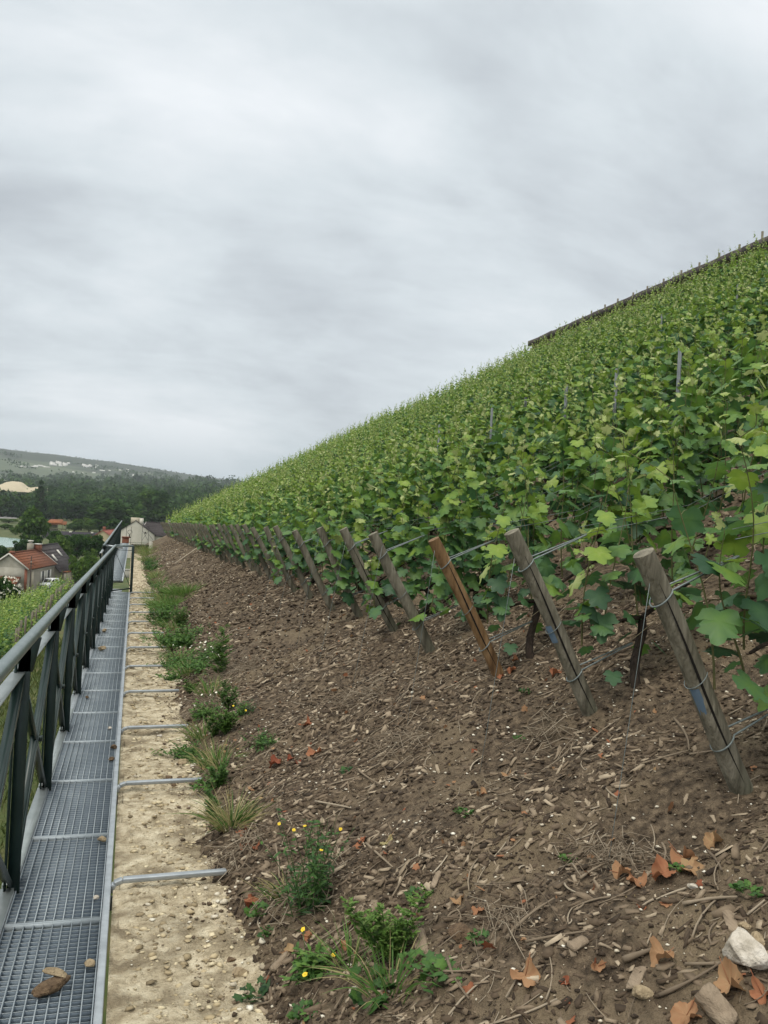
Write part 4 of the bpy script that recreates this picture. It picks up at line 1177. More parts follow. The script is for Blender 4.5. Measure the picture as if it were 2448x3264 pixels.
def wood_piece(x, y, L, w, h, az, lab, seed, zfn=soil_z, m=m_plank, tilt=0.0, name='wood_chunk', sink=0.15):
    g = np.random.default_rng(seed)
    nu, nv = 9, 8; u = np.linspace(-.5, .5, nu); th = np.linspace(0, 2 * np.pi, nv, endpoint=False)
    V = []
    for i, a in enumerate(u):
        s = 1 - 0.16 * max(0, abs(a) - 0.40) / 0.10
        rr_ = (np.abs(np.cos(th)) ** 4 + np.abs(np.sin(th)) ** 4) ** -0.25 * (1 + 0.05 * g.normal(size=nv))
        V.append(np.stack([rr_ * np.cos(th) * w / 2 * s, np.full(nv, a * L) + 0.03 * L * g.normal(size=nv) * (abs(a) > .45), rr_ * np.sin(th) * h / 2 * s], -1))
    V = np.concatenate(V)
    i = np.arange(nu - 1)[:, None] * nv; j = np.arange(nv)[None]; j2 = (j + 1) % nv
    F = [np.stack([i + j, i + j2, i + nv + j2, i + nv + j], -1).reshape(-1, 4), np.arange(nv)[::-1], np.arange(nv) + (nu - 1) * nv]
    N = frame_on_soil(np.array([x]), np.array([y]))[0] if zfn is soil_z else np.array([0, 0, 1.])
    d = np.array([-math.sin(az), math.cos(az), 0]); d = unit(d - (d @ N) * N + tilt * N); s_ = np.cross(d, N); n2 = np.cross(s_, d)
    V = V[:, :1] * s_ + V[:, 1:2] * d + V[:, 2:] * n2
    o = MB().add(V, F, .5).build(name, m, loc=tuple(np.array([x, y, float(zfn(x, y))]) + N * (h * (0.5 - sink))))
    return tag(o, lab, 'wood piece')
wood_piece(1.00, 2.72, .135, .048, .022, -0.25, 'long pale tan bark chunk right of the feathery weed', 1, tilt=0.15)
wood_piece(0.61, 3.15, .085, .034, .024, -1.2, 'pale wood chunk under the yellow orange leaf', 2)
wood_piece(1.16, 3.03, .075, .026, .012, -0.9, 'small split wood strip on the mid bank', 3)
wood_piece(1.67, 2.04, .085, .034, .014, -0.5, 'pale flat plank piece beside the peach coloured stone', 4)
wood_piece(1.475, 1.83, .10, .070, .05, 0.1, 'squat cut wood block at the bottom right edge', 5, tilt=0.5)
wood_piece(1.32, 2.26, .060, .034, .018, -1.3, 'short weathered wood piece left of the bark stick', 6)
wood_piece(1.39, 2.06, .085, .045, .008, -1.0, 'thin pale bark flake left of the long curled leaf', 7)
bk = stone('bark_chunk', -0.185, 3.16, .105, m_clod, 'large flaking brown chunk lying on the grating nearest the camera', 'bark', 411, (1.5, .62, .42), zfn=gz, sink=0.02)
bk.rotation_euler = (0, 0, 0.3)
fl_ = stone('bark_flake', -0.16, 3.20, .075, m_tan, 'x', 'x', 412, (1.4, .7, .22), zfn=gz, sink=-0.5)
for k_ in ('label', 'category'): del fl_[k_]
fl_.parent = bk; fl_.location = (0.02, 0.035, 0.030); fl_.rotation_euler = (0.1, 0.25, -0.4)

# ------------------------------------------------------------------ weeds
def stalk(mb, p0, d, L, r, g, bend=0.15, k=7, tint=0.35):
    d = unit(np.asarray(d, float)); t = np.linspace(0, 1, k)
    b = g.normal(0, bend, 3); b[2] = -abs(b[2]) * 0.6
    P = np.asarray(p0) + L * (t[:, None] * d + (t ** 2)[:, None] * b)
    mb.tube(P, np.linspace(r, r * 0.45, k), 4, tint, caps=False)
    return P
def blade_leaves(mb, P, D, N, L, W, tint):
    """slim pointed leaves: arrays of base points, directions, normals"""
    n = len(P); D = unit(D); S = unit(np.cross(N, D)); N = np.cross(D, S)
    t = np.array([0, .4, .75, 1.0]); w = np.array([.25, 1, .7, .0]); z = -np.array([0, .02, .10, .24])
    c = P[:, None] + L[:, None, None] * (t[None, :, None] * D[:, None] + z[None, :, None] * N[:, None])
    off = (W[:, None] * w[None])[..., None] * S[:, None] / 2
    V = np.concatenate([c - off, c + off], 1)
    o = (np.arange(n) * 8)[:, None]
    F = np.concatenate([o + np.array([[i, i + 4, i + 5, i + 1]]) for i in range(3)])
    mb.add(V.reshape(-1, 3), F, np.repeat(tint, 8))
def fern_plant(g, stems_, H, tint, leaf=0.02):
    st, fo = MB(), MB()
    for (dx, dy, l) in stems_:
        P = stalk(st, (0, 0, -0.01), (dx, dy, 1), H * l, 0.0028, g, 0.10, 10)
        B, D, N, L = [], [], [], []
        for f in np.linspace(0.12, 1, 34):
            p = np.array([np.interp(f, np.linspace(0, 1, 10), P[:, a]) for a in range(3)])
            ln = H * 0.34 * l * (1.0 - 0.55 * f) * (0.55 + 0.45 * math.sin(f * 3))
            az = g.uniform(0, 6.28)
            d = np.array([math.cos(az), math.sin(az), 0.65])
            # a side frond with its own feathery leaflets
            m = 11
            for q in np.linspace(0.12, 1, m):
                for s in (-1, 1):
                    B.append(p + unit(d) * ln * q); D.append(unit(d) + s * np.cross(unit(d), [0, 0, 1]) * 0.9 + g.normal(0, .25, 3)); N.append([g.normal(0, .3), g.normal(0, .3), 1]); L.append(ln * 0.36 * (1.1 - 0.6 * q) + 0.004)
        n = len(B)
        L = np.array(L)
        blade_leaves(fo, np.array(B), np.array(D), np.array(N, float), L, L * 0.30 + 0.0016, np.clip(tint + g.normal(0, .08, n), 0, .72))
    return st, fo
def wisp_plant(g, H, W, nst, tint, leafL=0.035, leafs=16):
    st, fo = MB(), MB(); tips = []
    for i in range(nst):
        az = g.uniform(0, 6.28); s = g.uniform(0, 1)
        P = stalk(st, (g.normal(0, W * .18), g.normal(0, W * .18), -0.01), (math.cos(az) * W * s, math.sin(az) * W * s, H), H * g.uniform(.6, 1.05), 0.0018, g, 0.12, 8, 0.3)
        tips.append(P[-1])
        f = g.random(leafs) ** 1.3
        B = np.stack([np.interp(f, np.linspace(0, 1, 8), P[:, a]) for a in range(3)], -1)
        az = g.uniform(0, 6.28, leafs)
        blade_leaves(fo, B, np.stack([np.cos(az), np.sin(az), g.uniform(-.3, .8, leafs)], -1), np.tile([0, 0, 1.], (leafs, 1)) + g.normal(0, .3, (leafs, 3)), leafL * g.uniform(.5, 1.3, leafs) * (1.15 - .6 * f), leafL * .28 * np.ones(leafs), np.clip(tint + g.normal(0, .10, leafs) - .1 * (1 - f), 0, .72))
    return st, fo, np.array(tips)
def grass_plant(g, H, W, n, tint, dry=0.25, fo=None):
    fo = fo or MB()
    az = g.uniform(0, 6.28, n); s = g.random(n) ** .7
    B = np.stack([W * .35 * s * np.cos(az), W * .35 * s * np.sin(az), np.full(n, -.01)], -1)
    D = np.stack([np.cos(az) * (.2 + .7 * s), np.sin(az) * (.2 + .7 * s), np.ones(n)], -1) + g.normal(0, .18, (n, 3))
    L = H * g.uniform(.5, 1.15, n)
    t = np.linspace(0, 1, 6); D = unit(D)
    dr = np.stack([np.cos(az), np.sin(az), -np.ones(n) * 1.1], -1) * g.uniform(.05, .5, n)[:, None]
    c = B[:, None] + L[:, None, None] * (t[None, :, None] * D[:, None] + (t ** 2.2)[None, :, None] * dr[:, None])
    S = unit(np.cross(D, g.normal(size=(n, 3))))
    w = np.array([.8, 1, .9, .7, .45, .05])
    off = (np.full(n, .0026) * g.uniform(.6, 1.4, n))[:, None, None] * w[None, :, None] * S[:, None]
    V = np.concatenate([c - off, c + off], 1); o = (np.arange(n) * 12)[:, None]
    F = np.concatenate([o + np.array([[i, i + 6, i + 7, i + 1]]) for i in range(5)])
    tt = np.where(g.random(n) < dry, 1.0, tint) + g.normal(0, .06, n)
    fo.add(V.reshape(-1, 3), F, np.repeat(tt, 12))
    return fo
def rosette_plant(g, W, n, tint):
    fo = MB(); az = np.sort(g.uniform(0, 6.28, n)); el = g.uniform(.15, .9, n)
    D = np.stack([np.cos(az), np.sin(az), el], -1)
    L = W * .55 * g.uniform(.6, 1.15, n)
    leaves(fo, D * 0.012, D, np.tile([0, 0, 1.], (n, 1)) + g.normal(0, .3, (n, 3)), L, np.clip(tint + g.normal(0, .07, n), 0, .7), g, 2)
    for q in range(2):
        m = n
        leaves(fo, D * (L * g.uniform(.25, .6, n))[:, None], D + g.normal(0, .6, (n, 3)), np.tile([0, 0, 1.], (n, 1)) + g.normal(0, .4, (n, 3)), L * .45, np.clip(tint + g.normal(0, .07, n), 0, .7), g, 2)
    return fo
def flower(p, s, m, parent, g, name='flower'):
    mb = MB(); n = 12
    th = np.linspace(0, 6.28, n, endpoint=False)
    N = unit(np.array([-.25, -.45, .9]) + g.normal(0, .25, 3)); a = unit(np.cross(N, [0, 1, 0])); b = np.cross(N, a)
    D = np.cos(th)[:, None] * a + np.sin(th)[:, None] * b + 0.35 * N
    blade_leaves(mb, np.tile(p, (n, 1)), D, np.tile(N, (n, 1)), np.full(n, s * .55) * g.uniform(.8, 1.1, n), np.full(n, s * .34), np.full(n, .5))
    mb.tube([p - N * .004, p + N * .003], [s * .16, s * .12], 7, .5)
    return mb.build(name, m, parent)
def weed(name, lab, x, y, kind, g, zfn=soil_z, flowers=None, fm=None, fsize=.018, **kw):
    z = float(zfn(x, y)); o = thing(name, lab, 'weed', (x, y, z)); tips = None
    if kind == 'fern':
        st, fo = fern_plant(g, **kw); st.build('stem', m_weed, o); fo.build('leaves', m_weed, o)
    elif kind == 'wisp':
        st, fo, tips = wisp_plant(g, **kw); st.build('stem', m_weed, o); fo.build('leaves', m_weed, o)
    elif kind == 'grass':
        grass_plant(g, **kw).build('grass_blades', m_weed, o)
    else:
        rosette_plant(g, **kw).build('leaves', m_weed, o)
    if flowers:
        for i in range(flowers) if isinstance(flowers, int) else flowers:
            if isinstance(i, tuple):
                p = np.array(i); MB().tube([(p[0] * .4, p[1] * .4, 0), p * np.array([.8, .8, .6]), p], .0012, 4, .4).build('flower_stalk', m_weed, o)
            else: p = tips[i % len(tips)] + np.array([0, 0, .004])
            flower(p, fsize, fm, o, g)
    return o
g = np.random.default_rng(33)
weed('feathery_weed', 'bright green feathery weed with two spreading fronds at the lower front', 0.90, 2.74, 'fern', g, stems_=[(-.75, .25, 1.0), (.45, .15, .95), (.05, -.1, .6), (-.15, .3, .75)], H=0.27, tint=.66)
weed('flowering_weed', 'tall dark wispy weed carrying small yellow flowers above the rosette', 0.77, 3.37, 'wisp', g, H=.42, W=.24, nst=34, tint=.32, leafL=.042, leafs=17, flowers=5, fm=m_yel, fsize=.015)
weed('leafy_rosette', 'light green leafy rosette with three yellow flowers beside the pale wood chunk', 0.69, 2.98, 'wisp', g, H=.10, W=.16, nst=34, tint=.52, leafL=.048, leafs=12, flowers=[(.07, -.02, .06), (-.02, .10, .10), (-.05, -.11, .05)], fm=m_yel, fsize=.019)
weed('straw_grass_tuft', 'grass tuft with dry straw coloured blades at the ledge edge', 0.58, 4.55, 'grass', g, H=.26, W=.22, n=220, tint=.45, dry=.6)
weed('feathery_weed', 'small dark green feathery weed above the straw grass tuft', 0.59, 5.30, 'fern', g, stems_=[(.1, 0, 1.0), (-.35, .2, .8), (.3, .2, .7)], H=.17, tint=.46)
weed('feathery_weed', 'small feathery weed left behind the straw grass tuft', 0.52, 4.90, 'fern', g, stems_=[(-.2, 0, 1.0), (.35, .2, .8), (-.5, .3, .7)], H=.16, tint=.40)
weed('feathery_weed', 'broad bushy green weed with a few yellow flowers left of the brown twigs', 0.72, 6.29, 'fern', g, stems_=[(-.7, .1, 1.0), (.5, .2, 1.0), (.05, -.1, .8), (-.2, .3, .7), (.3, -.3, .7)], H=.26, tint=.60, flowers=[(.05, .02, .2), (.14, 0, .17)], fm=m_yel, fsize=.016)
weed('feathery_weed', 'dark green clump behind the broad bushy weed', 0.80, 6.80, 'fern', g, stems_=[(-.1, .1, 1.0), (.4, .2, .8), (-.3, -.1, .7)], H=.26, tint=.46)
weed('feathery_weed', 'upright narrow feathery weed standing among the daisies', 0.86, 8.20, 'fern', g, stems_=[(.03, 0, 1.0), (-.08, .1, .8)], H=.50, tint=.58)
weed('daisy_clump', 'clump of small white daisies at the soil edge', 0.86, 9.57, 'wisp', g, H=.32, W=.75, nst=46, tint=.54, leafL=.05, leafs=15, flowers=18, fm=m_whi, fsize=.020)
weed('daisy_clump', 'few white daisies on thin stalks beside dark twigs', 0.68, 7.15, 'wisp', g, H=.20, W=.25, nst=12, tint=.40, leafL=.03, leafs=8, flowers=6, fm=m_whi, fsize=.020)
weed('bushy_weed', 'large dense green weed bush on the ledge edge', 0.71, 11.19, 'wisp', g, H=.30, W=.95, nst=95, tint=.52, leafL=.075, leafs=22)
weed('bushy_weed', 'green weed bush behind the large dense one', 0.74, 12.76, 'fern', g, stems_=[(-.3, .1, 1.0), (.4, .2, .9), (.05, -.1, .9), (-.5, .3, .7), (.1, .4, 1.0)], H=.34, tint=.60)
weed('bushy_weed', 'low green weed in front of the large dense one', 0.58, 9.55, 'wisp', g, H=.17, W=.6, nst=48, tint=.50, leafL=.055, leafs=18)
weed('bushy_weed', 'low trailing weed across the ledge beside the daisies', 0.62, 10.15, 'wisp', g, H=.20, W=.7, nst=48, tint=.52, leafL=.055, leafs=18)
weed('grass_patch', 'bright green grass patch spreading down to the ledge, lower half', 0.74, 16.0, 'grass', g, H=.34, W=1.1, n=900, tint=.62, dry=.02)
weed('grass_patch', 'bright green grass patch spreading down to the ledge, upper half', 1.05, 16.8, 'grass', g, H=.34, W=1.1, n=900, tint=.64, dry=.02)
weed('low_weed', 'low leafy weed over the ledge edge before the pale slab', 0.50, 6.32, 'wisp', g, H=.15, W=.4, nst=50, tint=.46, leafL=.05, leafs=14)
weed('low_weed', 'small mid bank weed right of the broad bushy one', 0.91, 5.64, 'wisp', g, H=.12, W=.30, nst=34, tint=.42, leafL=.04, leafs=10)
weed('low_weed', 'dark little weed among twigs behind the daisies few', 0.88, 6.55, 'wisp', g, H=.14, W=.2, nst=18, tint=.22, leafL=.04, leafs=12)
ew = []
for i in range(30):
    y_ = 5.2 + 21 * ((i + g.random()) / 30) ** 1.25
    x_ = float(edge_x(np.array([y_]))[0]) + g.uniform(0.0, 0.30)
    k_ = i % 3
    lb_ = 'small green weed on the ledge edge, %s from the near end' % ordinal(i + 1)
    sc_ = 1 + y_ / 30
    if i % 4 == 0: o = weed('edge_weed', lb_, x_, y_, 'wisp', g, H=.13 * sc_, W=.32 * sc_, nst=26, tint=.54, leafL=.045 * sc_, leafs=12)
    elif i % 4 != 2: o = weed('edge_weed', lb_, x_, y_, 'grass', g, H=.17 * sc_, W=.35 * sc_, n=170, tint=.58, dry=.3)
    else: o = weed('edge_weed', lb_, x_, y_, 'fern', g, stems_=[(-.5, .2, 1.0), (.5, .2, .8), (.1, -.3, .7)], H=.13 * sc_, tint=.50)
    o['group'] = 'weeds along the ledge edge'
weed('grass_wisps', 'thin pale green grass wisps at the very bottom of the bank', 0.86, 2.58, 'grass', g, H=.22, W=.30, n=90, tint=.50, dry=.3)
weed('grass_wisps', 'thin grass wisps between the rosette and the feathery weed', 0.80, 2.86, 'grass', g, H=.20, W=.20, n=60, tint=.55, dry=.15)
weed('grass_wisps', 'loose green grass at the foot of the wispy flowering weed', 0.72, 3.55, 'grass', g, H=.16, W=.30, n=90, tint=.42, dry=.3)
weed('grass_wisps', 'loose grass and dry blades in front of the third bracket end', 0.62, 5.55, 'grass', g, H=.16, W=.40, n=120, tint=.44, dry=.35)
weed('bushy_weed', 'leafy green weed filling the gap between daisies and brown stalks', 0.78, 8.85, 'wisp', g, H=.18, W=.6, nst=46, tint=.50, leafL=.06, leafs=16)
weed('bushy_weed', 'fresh green weed just below the bright grass patch', 0.62, 14.4, 'wisp', g, H=.32, W=.7, nst=80, tint=.50, leafL=.08, leafs=16)
weed('tall_grass', 'yellowish tall grass at the far end of the ledge', 0.72, 44.0, 'grass', g, H=.75, W=1.0, n=420, tint=.66, dry=.35)
weed('tall_grass', 'yellowish tall grass just before the far end of the ledge', 0.75, 40.0, 'grass', g, H=.6, W=1.2, n=420, tint=.66, dry=.3)
weed('tall_grass', 'grass strip on the ledge edge halfway to the far end', 0.74, 35.0, 'grass', g, H=.45, W=1.3, n=420, tint=.55, dry=.25)
weed('low_weed', 'green weeds with white stones on the ledge edge beyond the railing end', 0.74, 28.5, 'wisp', g, H=.3, W=.8, nst=60, tint=.42, leafL=.09, leafs=18)
weed('low_weed', 'green weed strip farther along the ledge edge', 0.72, 31.5, 'wisp', g, H=.35, W=.8, nst=60, tint=.45, leafL=.09, leafs=18)
LW = [(1.37, 3.32, .07, .34, 'tiny green seedling on bare soil mid bank'), (1.17, 4.47, .08, .18, 'small dark weed behind the yellow flowers'), (0.52, 3.06, .12, .14, 'dark low weed at the ledge edge below the wood chunk'),
      (0.96, 2.46, .14, .38, 'green weed at the bottom edge of the bank, right one'), (0.81, 2.60, .16, .30, 'green weed at the bottom edge below the feathery fronds'), (0.63, 2.77, .09, .30, 'small weed at the bottom edge, left one'),
      (1.56, 2.77, .06, .44, 'tiny green sprout left of the anchor wire foot'), (1.76, 2.09, .07, .34, 'small green weed by the right edge'), (1.72, 2.37, .045, .42, 'tiny sprout between the orange leaves'),
      (2.14, 4.36, .07, .26, 'small sprout between the second and third vine posts'), (0.59, 3.55, .10, .36, 'thin green weed left of the wispy weed'), (1.09, 3.02, .09, .24, 'round leaved dark weed above the bark chunk'), (0.60, 3.38, .07, .28, 'small weed below the rust brown leaf'),
      (0.95, 2.60, .09, .36, 'sprouting weed below the bark chunk'), (1.13, 2.52, .07, .30, 'small green weed beside the grey brown clod'), (1.9, 3.9, .06, .34, 'tiny seedling near the second anchor wire')]
for x, y, w, t_, lab in LW:
    o = thing('low_weed', lab, 'weed', (x, y, float(soil_z(x, y)))); fo = MB()
    n = 34; a = g.uniform(0, 6.28, n); rd = np.sqrt(g.random(n)) * w * .55
    leaves(fo, np.stack([rd * np.cos(a), rd * np.sin(a), .004 + w * .22 * g.random(n)], -1), np.stack([np.cos(a), np.sin(a), g.uniform(0, .8, n)], -1), np.tile([0, 0, 1.], (n, 1)) + g.normal(0, .4, (n, 3)), w * g.uniform(.14, .32, n), np.clip(t_ + g.normal(0, .08, n), 0, .7), g, 1)
    fo.build('leaves', m_weed, o)
# brown dry stalk heaps at the ledge edge
def stalk_heap(lab, x, y, W, L, n, seed):
    g = np.random.default_rng(seed); mb = MB()
    for i in range(n):
        a = g.uniform(0, 3.14); l = L * g.uniform(.4, 1.1); px_, py_ = x + g.normal(0, W * .35), y + g.normal(0, W * .5)
        z = float(soil_z(px_, py_)) + g.uniform(0, .035)
        d = np.array([math.cos(a), math.sin(a), g.normal(.1, .2)]) * l / 2
        c = np.array([px_, py_, z]); mb.tube([c - d, c + np.array([0, 0, .02]) + g.normal(0, .02, 3), c + d * g.uniform(.6, 1.2)], .0019, 3, float(g.uniform(.2, .85)), caps=False)
    return tag(mb.build('dry_stalk_heap', m_twig), lab, 'dry stalks')
stalk_heap('heap of brown dry stalks spilling onto the ledge near the third bracket', 0.62, 7.35, .22, .28, 140, 1)
stalk_heap('brown matted stalks on the bank above the daisies', 1.05, 8.2, .40, .30, 170, 2)
stalk_heap('dark dry stalks at the end of the nearest bracket', 0.58, 4.15, .16, .20, 80, 3)

stalk_heap('matted olive brown moss and straw beside the slack anchor wire foot', 1.66, 2.66, .16, .12, 90, 4)
stalk_heap('tangle of dry vine prunings at the bottom middle of the bank', 1.22, 2.55, .18, .20, 45, 5)
stalk_heap('loose dry prunings under the second vine post', 1.95, 3.75, .20, .24, 50, 6)
stalk_heap('loose dry prunings on the middle of the bank', 1.45, 4.5, .24, .28, 70, 7)
stalk_heap('dry prunings strewn between the red leaf group and the orange post', 1.55, 5.6, .24, .30, 70, 8)
stalk_heap('dry grass and twigs around the wispy flowering weed', 0.75, 3.45, .20, .22, 70, 9)
# short grass and moss below the walkway
mb = MB(); n = 26000
X = -0.55 - 6.5 * g.random(n) ** 1.5; Y = 3.0 + 32 * g.random(n) ** 1.3
P = np.stack([X, Y, base(X, Y) + 0.02], -1)
az = g.uniform(0, 6.28, n)
blade_leaves(mb, P, np.stack([np.cos(az) * .5, np.sin(az) * .5, np.ones(n)], -1), g.normal(size=(n, 3)), g.uniform(.05, .18, n) * (1 + Y / 30), g.uniform(.006, .014, n) * (1 + Y / 18), np.clip(g.normal(.45, .3, n), 0, 1))
tag(mb.build('rough_grass', m_grassb), kind='stuff')

# red flowers and white flecks below the railing
geo = thing('red_flower_clump', 'clump of red flowers growing in the grass below the railing', 'flowers', (-1.9, 10.6, float(base(-1.9, 10.6))))
fo = rosette_plant(g, .5, 30, .22); fo.build('leaves', m_weed, geo)
for i in range(9):
    p = np.array([g.normal(.05, .10), g.normal(0, .15), .30 + g.normal(0, .05)])
    flower(p, .085, m_red, geo, g)
for i, (x, y, s, lab) in enumerate(((-1.75, 8.9, .30, 'pale stone in the grass below the red flowers'), (-1.55, 8.2, .22, 'grey stone in the grass below the railing'), (-2.3, 10.0, .35, 'large grey stone beside the red flowers'))):
    stone('stone', x, y, s, m_rock if i == 0 else m_tan, lab, 'stone', 200 + i, (1.3, .9, .5), zfn=base)

# ------------------------------------------------------------------ lower vineyard
lv = []
g = np.random.default_rng(99)
LY0, NL = 30.96, 24
for n in range(NL):
    y = LY0 + 1.17 * n
    for k in range(9):
        x = -3.95 - k * 0.95 + g.normal(0, .05)
        z = float(base(x, y))
        lv.append((x, y, z, -1.05, 1.1 * (1 if g.random() < .5 else -1), g.uniform(1.0, 1.12)))
mb = MB()
for (x, y, z, sx, sy, sz) in lv:
    f = FARV[int(g.integers(len(FARV)))]
    V = f.v[0].copy(); V[:, 2] -= V[:, 0] * (TANS - 0.42)          # gentler slope here
    mb.add(V * np.array([sx, sy, sz]) + np.array([x, y, z]), [f.f[0]], np.clip(f.t[0] + 0.05 + g.normal(0, .04) + 0.06, 0, 0.9))
tag(mb.build('lower_vineyard_foliage', m_leaf), kind='stuff')
lp = None
for n in range(NL):
    y = LY0 + 1.17 * n; x = -3.62 + g.normal(0, .04); z = float(base(x, y))
    lab = 'slim upright grey post edging the lower vineyard, %s from the near end' % ordinal(n + 1)
    if lp is None:
        lp = thing('lower_vine_post', lab, 'vine post', (x, y, z), 0, 'posts edging the lower vineyard')
        MB().tube([(0, 0, -.2), (0.02, 0, 1.18)], [.045, .042], 9).build('post_body', m_wood, lp, smooth=False)
        MB().tube([(.05, .045, .95), (-.05, .045, .95), (-.3, .02, .93)], .004, 4).build('wire_loop', m_wire, lp)
    else:
        copy_tree(lp, (x, y, z), g.normal(0, .3), (1, 1, g.uniform(.92, 1.06)), lab)

# ------------------------------------------------------------------ end of the walk: gate, pillar, slab
gz_end = z2(46.0)
o = thing('brick_pillar', 'short red brick pillar at the far end of the walkway', 'pillar', (-0.30, 46.9, gz_end - 0.1))
MB().box((0, 0, .10), (.34, .34, .50)).build('brick_shaft', m_brick, o)
MB().box((0, 0, .375), (.40, .40, .05)).build('pillar_cap', m_brick, o)
o = thing('iron_gate', 'wrought iron gate with scroll and ball ornaments at the far end of the ledge', 'gate', (-0.20, 47.4, gz_end))
mb = MB()
for x in (-.08, .16, .72, 1.05): mb.tube([(x, 0, -.2), (x, 0, .82 if x < .5 else .88)], .011, 6)
for a, b in (((-.08, 0, -.02), (1.05, 0, -.02)), ((.72, 0, .1), (1.05, 0, .65)), ((1.05, 0, .1), (.72, 0, .65)), ((1.05, 0, .45), (1.3, 0, .15)), ((.72, 0, .8), (1.05, 0, .8))): mb.tube([a, b], .008, 5)
mb.build('gate_frame', m_iron, o)
th = np.linspace(-.5, 5.6, 22)
MB().tube(np.stack([.09 + .12 * np.cos(th) * (1 - .03 * th), 0 * th, .52 + .12 * np.sin(th) * (1 - .03 * th)], -1), .012, 6).build('iron_scroll', m_iron, o)
MB().tube([(.08, 0, .22), (.08, 0, .25), (.08, 0, .29), (.08, 0, .40)], [.08, .07, .035, .02], 8).build('lamp_shade', m_iron, o)
import bmesh
bm = bmesh.new(); bmesh.ops.create_uvsphere(bm, u_segments=10, v_segments=8, radius=.05)
V = np.array([v.co[:] for v in bm.verts]) + np.array([.88, 0, .52]); Fl = [np.array([v.index for v in f.verts]) for f in bm.faces]; bm.free()
MB().add(V, Fl).build('iron_ball', m_iron, o)
o = thing('stone_slab', 'grey stone slab closing the far end of the chalk ledge', 'slab', (0.45, 46.7, gz_end - .75))
MB().box((.0, 0, .30), (.8, .4, .6)).build('slab_base', m_wall, o)
MB().box((.0, 0, .64), (.9, .5, .08)).build('slab_top', m_coping, o)
MB().box((.52, -.1, .40), (.20, .3, .9)).build('side_block', m_render2, o)

# ------------------------------------------------------------------ houses
def gable_house(name, lab, corner, az, L, W, eave, ridge, mw, mr_, over=0.3, trim=None):
    """corner = nearest ground corner; long axis runs away along az (from +X, ccw), gable end spans to the left of it"""
    o = thing(name, lab, 'house', corner, az)
    mb = MB()
    a = [(0, 0, -1), (L, 0, -1), (L, W, -1), (0, W, -1), (0, 0, eave), (L, 0, eave), (L, W, eave), (0, W, eave), (0, W / 2, ridge - .05), (L, W / 2, ridge - .05)]
    mb.add(a, [np.array([(0, 1, 5, 4), (2, 3, 7, 6)]), np.array([0, 4, 8, 7, 3])[None], np.array([1, 2, 6, 9, 5])[None]])
    mb.build('house_wall', mw, o)
    rf = MB(); th = .16; s = (ridge - eave) / (W / 2)
    for sg in (0, 1):
        y0, y1 = (-over, W / 2) if sg == 0 else (W + over, W / 2)
        z0 = eave - over * s
        q = [(-over, y0, z0), (L + over, y0, z0), (L + over, y1, ridge), (-over, y1, ridge)]
        q = np.array(q); q2 = q + np.array([0, 0, th])
        F = np.array([(0, 1, 2, 3), (7, 6, 5, 4), (0, 4, 5, 1), (1, 5, 6, 2), (2, 6, 7, 3), (3, 7, 4, 0)])
        rf.add(np.concatenate([q, q2]), F)
    # tile courses as low steps
    for i in range(int(W / 2 / .45)):
        f = i / (W / 2 / .45)
        for sg in (0, 1):
            y = -over + (W / 2 + over) * f; z = eave - over * s + (ridge - eave + over * s) * f + th + .012
            if sg: y = W - y
            rf.box((L / 2, y, z), (L + 2 * over - .1, .10, .05))
    r_ = rf.build('roof', mr_, o)
    MB().box((L / 2, W / 2, ridge + th + .02), (L + 2 * over, .25, .12)).build('ridge_tiles', mr_, r_)
    if trim:
        t = MB()
        for x in (-over - .06, L + over + .06):
            for sg in (0, 1):
                y0 = -over if sg == 0 else W + over
                t.bar((x, y0, eave - over * s + .06), (x, W / 2, ridge + .06), .10, .26)
        t.build('bargeboard', trim, r_)
    return o, r_
def win(o, x0, z0, w, h, face_y, m=m_dark, name='window', depth=.06, axis='x'):
    mb = MB()
    if axis == 'x': mb.box((x0, face_y, z0), (w, depth, h))
    else: mb.box((face_y, x0, z0), (depth, w, h))
    return mb.build(name, m, o)

AZ = R(76.6)
A0 = (-17.09, 161.14, -15.82)
ho, rf = gable_house('red_roof_house', 'grey rendered house with a red tiled roof and white shutters beside the parked van', A0, AZ, 14.2, 6.3, 4.15, 6.55, m_render, m_tile, .35, m_trim)
MB().box((-.03, 3.15, 2.9), (.05, 5.9, 2.6)).add([(-.06, .15, 4.2), (-.06, 6.15, 4.2), (-.06, 3.15, 6.3)], np.array([0, 2, 1])[None]).build('gable_render', m_render2, ho)
MB().box((-.04, .22, 1.8), (.12, .45, 4.5)).build('brick_quoin', m_brick, ho)
win(ho, 2.6, 2.0, 1.0, 2.9, -.03, m_shut, 'shutter')
for x in (7.8, 10.8): win(ho, x, 2.0, 1.3, 2.2, -.03, m_dark, 'window')
for x in (6.9, 8.75, 9.9, 11.8): win(ho, x, 2.0, .75, 2.3, -.06, m_trim, 'shutter')
MB().box((7.1, -.04, 3.6), (14.1, .06, .12)).build('string_course', m_render2, ho)
ch = MB().box((13.4, 3.0, 6.9), (1.5, 1.0, 1.5)); cho = ch.build('chimney', m_brick, rf)
MB().box((13.4, 3.0, 7.71), (1.7, 1.2, .12)).build('chimney_cap', m_trim, cho)
ch = MB().box((12.0, 3.9, 7.0), (1.2, .9, 1.7)); cho = ch.build('chimney', m_render, rf)
MB().box((12.0, 3.9, 8.3), (1.0, .7, .25)).box((12.0, 3.9, 8.0), (.5, .4, .4)).build('chimney_cap', m_trim, cho)
MB().box((1.0, 3.15, 6.75), (.7, .7, .5)).build('chimney', m_brick, rf)
